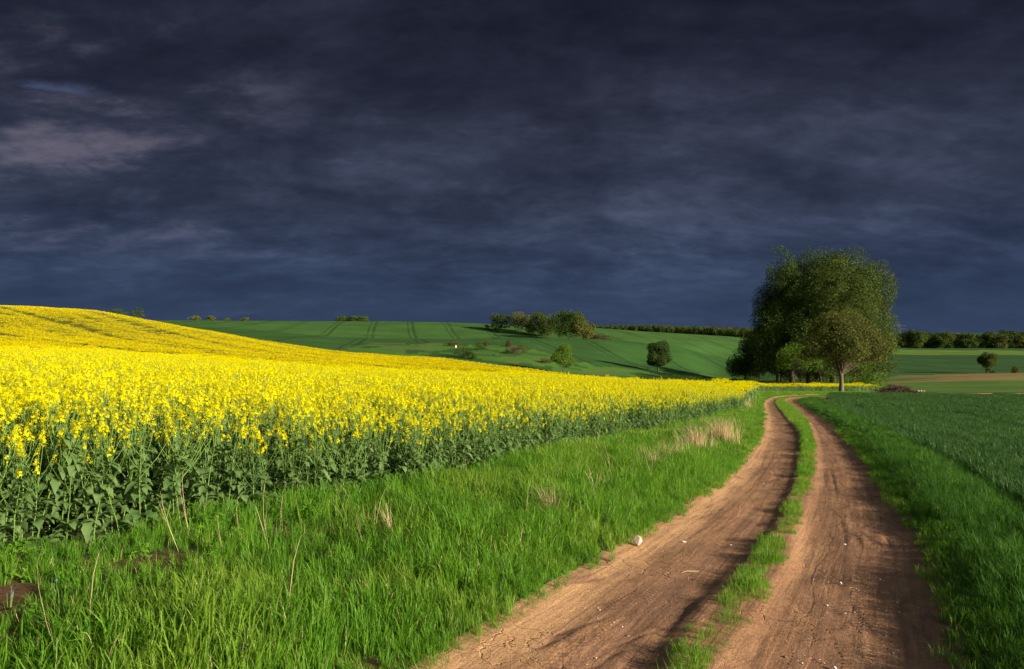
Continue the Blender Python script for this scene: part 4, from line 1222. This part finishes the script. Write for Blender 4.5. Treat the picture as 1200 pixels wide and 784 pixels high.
# the lone tree at the bend: broad open crown on a clear trunk, limbs fan upward
H = 12.0
lob = [(0, 0, 7.6, 3.0, 2.8, 3.6), (-2.6, 0.4, 6.4, 2.2, 2.2, 2.0), (2.8, -0.3, 6.2, 2.4, 2.2, 2.1), (4.2, 0.3, 5.6, 1.8, 1.9, 1.7), (-3.9, 0.2, 5.5, 1.6, 1.7, 1.5), (0.9, 0.6, 9.6, 2.4, 2.2, 1.7), (-1.6, -0.9, 8.8, 2.2, 2.0, 1.9), (2.9, 0.8, 8.0, 2.0, 2.0, 1.8), (0.2, -2.0, 6.0, 2.3, 1.9, 2.1), (5.2, 0, 6.2, 1.3, 1.5, 1.2)]
lob = [(a * 1.12, b * 1.1, c * 1.07, d * 1.1, e * 1.1, f * 1.05) for a, b, c, d, e, f in lob]
tree('bend_tree', place(986, 92, -0.2), lob, 42000, 0.20, 41, L_olive, M_bark, 'lone olive-green tree with fanned limbs and bare grey trunk beside the bend', None, 0.55, 0.34, 190, 0.38, 0.15, fork=0.24)

# the big trees behind it
def bigtree(x, Y, H, W, seed, mat, lab, n=100000, base=0.10, tr=0.55, dz=0, leaf=0.26, gap=0.43, shell=0.45, th_=0.7):
    return tree('broadleaf_tree', place(x, Y, dz), rand_lobes(H * 0.985, W, 21, seed, base, 4), n, leaf, seed, mat, M_barkd, lab, 'tall trees in the big group at the bend', th_, tr, 60, gap, shell, fork=0.15, gs=0.52)


bigtree(928, 134, 28.0, 13.6, 51, L_dark, 'tall dark tree forming the left side of the big group', base=0.10)
bigtree(948, 138, 28.2, 15, 52, L_dark, 'tallest dark tree in the centre of the big group', base=0.16)
bigtree(976, 132, 27.0, 16, 53, L_mid, 'tall brighter green tree right of the tallest in the big group', base=0.17)
bigtree(1004, 136, 25.6, 14, 54, L_mid, 'tall green tree at the right side of the big group behind the bend tree', base=0.08)
bigtree(911, 138, 24.5, 8.0, 55, L_dark, 'lower dark tree hanging at the left flank of the big group', n=20000, base=0.05, tr=0.3)
bigtree(1015, 131, 16.5, 10, 56, L_mid, 'low spreading tree at the right foot of the big group', n=18000, base=0.02, tr=0.25)
bigtree(938, 124, 9.0, 8, 57, L_fresh, 'bright understorey tree in front of the dark trunks', n=9000, base=0.38, tr=0.22, leaf=0.27)
bigtree(962, 128, 10.0, 9, 58, L_fresh, 'bright leaved young tree low in the middle of the big group', n=9000, base=0.32, tr=0.2, leaf=0.27)
bigtree(1000, 121, 6.5, 9, 59, L_fresh, 'low bright bushy tree under the right side of the big group', n=9000, base=0.05, tr=0.12, leaf=0.25)

G_hill = 'trees in the clump on the green hilltop'
def smalltree(x, Y, H, W, seed, mat, lab, grp=None, n=3500, base=0.06, tr=0.22, leaf=0.5, name='broadleaf_tree', cat='tree', dz=-0.3, gap=0.40, nl=16, gs=0.6):
    H *= 1.22; W *= 1.15; n = int(n * 1.9)
    return tree(name, place(x, Y, dz), rand_lobes(H, W, 9, seed, base), n, leaf, seed, mat, M_barkd, lab, grp, 0.7, tr, nl, gap, 0.5, cat=cat, fork=0.12, gs=gs)


smalltree(586, 690, 13.5, 22, 61, L_dark, 'round dark tree standing apart at the left end of the hilltop clump', G_hill, leaf=1.0)
smalltree(612, 680, 17.0, 24, 62, L_olive, 'olive tree between the separate round tree and the dark middle of the hilltop clump', G_hill, leaf=1.0)
smalltree(628, 660, 18.0, 21, 63, L_dark, 'dark tree left of the middle of the hilltop clump', G_hill, leaf=1.0)
smalltree(642, 650, 19.0, 20, 64, L_mid, 'tall tree in the middle of the hilltop clump', G_hill, leaf=1.0)
smalltree(656, 620, 20.5, 20, 65, L_dark, 'tallest narrow-topped tree of the hilltop clump', G_hill, leaf=1.0)
smalltree(671, 580, 22.0, 24, 66, L_dark, 'big broad dark tree right of the middle of the hilltop clump', G_hill, n=5000, leaf=1.0)
smalltree(680, 530, 17.5, 15, 67, L_olive, 'olive tree at the downhill front of the hilltop clump', G_hill, n=4500, leaf=0.9)
smalltree(689, 560, 14.0, 12, 68, L_olive, 'smaller olive tree on the right flank of the hilltop clump', G_hill, leaf=0.9)
smalltree(571, 700, 4.2, 6, 69, L_rust, 'tiny bush left of the hilltop clump', None, 500, 0.0, 0.08, 0.7, 'bush', 'bush')
smalltree(702, 540, 5.5, 11, 70, L_rust, 'brownish bush right of the hilltop clump', None, 1500, 0.0, 0.1, 0.7, 'bush', 'bush')
smalltree(712, 545, 5.8, 6, 71, L_mid, 'small green bush right of the brownish one beside the hilltop clump', None, 900, 0.0, 0.1, 0.7, 'bush', 'bush')
# trees in the valley
for i in range(10):  # row added out of sight behind the big trees to shade the valley
    Y_ = 250 + i * 12.5; X_ = 128 + (i % 3) * 5
    smalltree(600 + 800 * X_ / Y_, Y_, 21 + (i * 7) % 3, 15, 210 + i, L_dark, 'added dark tree in the unseen row behind the big group, casting the valley shadow', 'added trees behind the big group that shade the valley', 4000, 0.0, 0.3, 0.8, gap=0.3)
smalltree(660, 262, 9.6, 8.6, 72, L_fresh, 'bright yellow-green small tree at the end of the yellow field', None, 6000, 0.22, 0.22, 0.34, gap=0.36)
smalltree(771, 340, 12.5, 12.0, 73, L_dark, 'dark solitary tree on the green slope left of the big group', None, 9000, 0.2, 0.34, 0.55, gap=0.3)
smalltree(1157, 345, 8.8, 7.0, 74, L_mid, 'small round tree standing alone on the right at the edge of the straw-brown meadow', None, 5200, 0.16, 0.28, 0.45, gap=0.34)
smalltree(1161, 342, 2.4, 3.6, 75, L_dark, 'low bush at the foot of the small round tree on the right', None, 700, 0.0, 0.1, 0.45, 'bush', 'bush')
smalltree(873, 360, 18.0, 15, 76, L_dark, 'dark dense tree just left of the big group', 'dark trees left of the big group', 6000, 0.0, 0.3, 0.6, dz=-1.0, gap=0.3)
smalltree(890, 350, 18.0, 14, 77, L_dark, 'dark dense tree half hidden by the left flank of the big group', 'dark trees left of the big group', 6000, 0.0, 0.3, 0.6, dz=-1.0, gap=0.3)
# bushes on the rough margin
for i, (x, Y, H_, W_, mt, lab) in enumerate([
    (543, 285, 4.4, 6.5, L_dark, 'dark green bush beside the white marker stone'), (552, 283, 3.0, 4.5, L_dark, 'low dark bush right of the one by the white marker stone'),
    (563, 345, 4.0, 6.0, L_dark, 'dark bush in the middle of the rough margin'), (598, 330, 3.4, 7, L_rust, 'rusty bush on the rough margin'), (609, 322, 4.4, 7, L_rust, 'larger rusty bush right of the rusty one on the rough margin'),
    (530, 372, 2.4, 7.5, L_rust, 'pale rusty bush above the white marker stone'), (570, 385, 3.0, 3.5, L_rust, 'narrow rusty bush at the top of the rough margin'), (596, 380, 3.6, 3.0, L_rust, 'upright rusty bush near the top edge of the rough margin'),
    (640, 300, 2.5, 6.0, L_olive, 'low olive bush left of the bright yellow-green tree'), (752, 252, 2.6, 7, L_dark, 'low dark bush below the dark solitary tree'), (800, 240, 3.6, 12, L_dark, 'dark bush behind the rapeseed in the valley shade'), (825, 240, 3.2, 10, L_dark, 'low dark bush nearest the big group in the valley shade'),
    (728, 122, 1.1, 3.0, L_dark, 'small dark green bush standing in the yellow field'), (1190, 338, 3.0, 4.0, L_olive, 'thin olive shrub right of the small round tree'),
    (133, 292, 4.5, 4.5, L_dark, 'left one of the bushes on the crest of the yellow hill'), (142, 292, 4.8, 5.0, L_dark, 'middle bush on the crest of the yellow hill'), (160, 293, 6.2, 4.6, L_dark, 'right one of the bushes on the crest of the yellow hill')]):
    smalltree(x, Y, H_, W_, 100 + i, mt, lab, None, 900, 0.0, 0.09, 0.34, 'bush', 'bush', gap=0.33, nl=8)

# far crest bushes
for i, (x, s) in enumerate([(229, 6), (247, 5), (266, 3), (287, 4)]):
    smalltree(x, 800, s * 0.9, s * 1.9, 130 + i, L_olive, ['tiny brown bush at the left on the far green crest', 'tiny brown bush, second from left on the far green crest', 'faint speck of a bush, third on the far green crest', 'faint bush farthest right on the far green crest'][i], 'tiny bushes on the far green crest', 700, 0, 0.06, 1.0, 'bush', 'bush', nl=3, gap=0.3)

# treeline at right: individual trees
protoT = []
for k, mt in enumerate([L_dark, L_mid, L_dark, L_mid, L_olive]):
    protoT.append(smalltree(1066 + 14 * k, 752, 15.5, 15, 140 + k, mt, 'dark tree in the distant line of trees on the right', 'trees in the distant line on the right', 1900, 0.0, 0.3, 1.25, nl=8, dz=-0.8))
k = 0
for x in np.arange(1052, 1560, 6.2):
    for row in range(2):
        Y_ = 750 + row * 26 + rng.uniform(-8, 8); xx = x + row * 3 + rng.uniform(-2, 2)
        hsc = 0.55 + 0.85 * fbm(np.array([xx / 14.0]), np.array([row * 3.3]), 2)[0]
        if 1145 < xx < 1200: hsc *= 1.0
        copy_tree(protoT[int(rng.integers(0, 5))], place(xx, Y_, -0.8), rng.random() * 6.28, (rng.uniform(0.8, 1.15), rng.uniform(0.8, 1.15), hsc * rng.uniform(0.78, 1.0)), 'dark tree in the distant line of trees on the right')

# far wood beyond the central hill: reads as one mass
bufV = []; bufQ = []; off = 0; mi = []
for x in np.arange(684, 1060, 1.25):
    for row in range(3):
        Y_ = 1010 + row * 45 + rng.uniform(-15, 15) + (900 - x) * 0.8 * (x < 900)
        H_ = np.interp(x, [684, 760, 880, 1060], [9, 13, 17, 17]) * rng.uniform(0.8, 1.2)
        X_, Yq = at(x + rng.uniform(-2, 2), Y_)
        conif = rng.random() < 0.3
        lb = [(0, 0, H_ * .5, 3.2, 3.2, H_ * .52)] if conif else [(0, 0, H_ * 0.5, 4.8, 4.8, H_ * 0.5), (rng.normal(0, 2), rng.normal(0, 2), H_ * .75, 3.2, 3.2, H_ * .25)]
        V_, Q_, _p = crown(lb, 260, 1.7, int(x) + row, 0.2, 0.5, 0.3)
        V_ = V_ + (X_, Yq, gz(X_, Yq) - 1.0)
        bufV.append(V_); bufQ.append(Q_ + off); off += len(V_); mi.append(np.full(len(Q_), int(rng.choice([0, 1, 2], p=[.6, .32, .08]))))
for x in np.arange(396, 430, 1.5):
    X_, Yq = at(x, 905 + rng.uniform(-10, 10)); V_, Q_, _p = crown([(0, 0, 2.5, 4, 4, 4)], 120, 1.5, int(x), 0.2)
    V_ = V_ + (X_, Yq, gz(X_, Yq) + 2.0); bufV.append(V_); bufQ.append(Q_ + off); off += len(V_); mi.append(np.full(len(Q_), 0))
o = obj('distant_wood', mesh_np('distant_wood', np.concatenate(bufV), np.concatenate(bufQ), [L_dark, L_mid, L_olive], np.concatenate(mi)))
tag(o, 'low dark wood along the horizon beyond the green hill', 'wood', kind='stuff')

# ---------------------------------------------------------------- brush heap, marker stone, pylon
x_, y_ = at(1050, 124)
mb = MBuf()
for k in range(900):
    px_ = rng.normal(0, 2.6); hh_ = 1.9 * math.exp(-(px_ / 3.0) ** 2); py_ = rng.normal(0, 0.9); z0 = rng.uniform(0, max(hh_, 0.15))
    a = rng.random() * 6.28; L_ = rng.uniform(0.5, 1.6); e_ = rng.normal(0, 0.35)
    p0 = np.array([px_, py_, z0]); dv = np.array([math.cos(a), math.sin(a), e_]) * L_
    tube(mb, [p0 - dv / 2, p0 + rng.normal(0, 0.05, 3), p0 + dv / 2], [0.05, 0.035, 0.02], 3, 0)
o = obj('brush_heap', mb.mesh('brush_heap', [M_brush]), loc=(x_, y_, gz(x_, y_) + 0.1), scale=(0.9, 0.9, 0.75)); tag(o, 'heap of dark brown cut brushwood at the right foot of the big trees', 'brush heap')
for i, (dx_, s) in enumerate([(3.3, .26), (3.9, .2), (4.4, .16)]):
    o = obj('stone', stone_mesh('field_stone', M_stone, 60 + i, (1, .8, .7)), loc=(x_ + dx_, y_ - 1.2, gz(x_ + dx_, y_ - 1.2) + 0.5), scale=s)
    tag(o, ['largest pale field stone at the right end of the brush heap', 'middle pale field stone right of the brush heap', 'smallest pale field stone right of the brush heap'][i], 'stone')
x_, y_, z_ = place(534, 350)
o = obj('marker_stone', stone_mesh('marker_stone', M_white, 77, (0.45, 0.4, 0.95)), loc=(x_, y_, z_ + 0.75)); tag(o, 'small white upright marker stone beside the dark bush on the rough margin', 'marker stone')

M_lat = M_steel
e = bpy.data.objects.new('electricity_pylon', None); COL.objects.link(e); X_, Y_, Z_ = place(1054, 880); e.location = (X_, Y_, Z_)
tag(e, 'faint steel electricity pylon with cross arms right of the big trees', 'pylon')
mb = MBuf(); Hh = 29.0
def wleg(z): return 2.2 * (1 - z / Hh) + 0.35
for sx in (-1, 1):
    for sy in (-1, 1):
        tube(mb, [(sx * wleg(z), sy * wleg(z), z) for z in (0, Hh * .5, Hh)], [0.16, 0.13, 0.10], 4, 0)
for i in range(9):
    z0 = Hh * i / 9; z1 = Hh * (i + 1) / 9
    for a in (-1, 1):
        tube(mb, [(-wleg(z0), a * wleg(z0), z0), (wleg(z1), a * wleg(z1), z1)], [0.07, 0.07], 3, 0); tube(mb, [(wleg(z0), a * wleg(z0), z0), (-wleg(z1), a * wleg(z1), z1)], [0.07, 0.07], 3, 0)
obj('lattice_mast', mb.mesh('lattice_mast', [M_lat]), e)
for z, hw in ((27.5, 9.0), (23.0, 10.5)):
    mb = MBuf(); tube(mb, [(-hw, 0, z), (0, 0, z), (hw, 0, z)], [0.14, 0.2, 0.14], 4, 0)
    tube(mb, [(-hw, 0, z), (0, 0, z + 1.6), (hw, 0, z)], [0.1, 0.14, 0.1], 4, 0)
    for k in range(-3, 4): tube(mb, [(hw * k / 4, 0, z), (hw * k / 4, 0, z + 1.6 * (1 - abs(k) / 4))], [0.08, 0.08], 3, 0)
    obj('cross_arm', mb.mesh('cross_arm', [M_lat]), e)
print('rest plants', len(rest), 'patches', len(XX), 'verge', len(Pa))
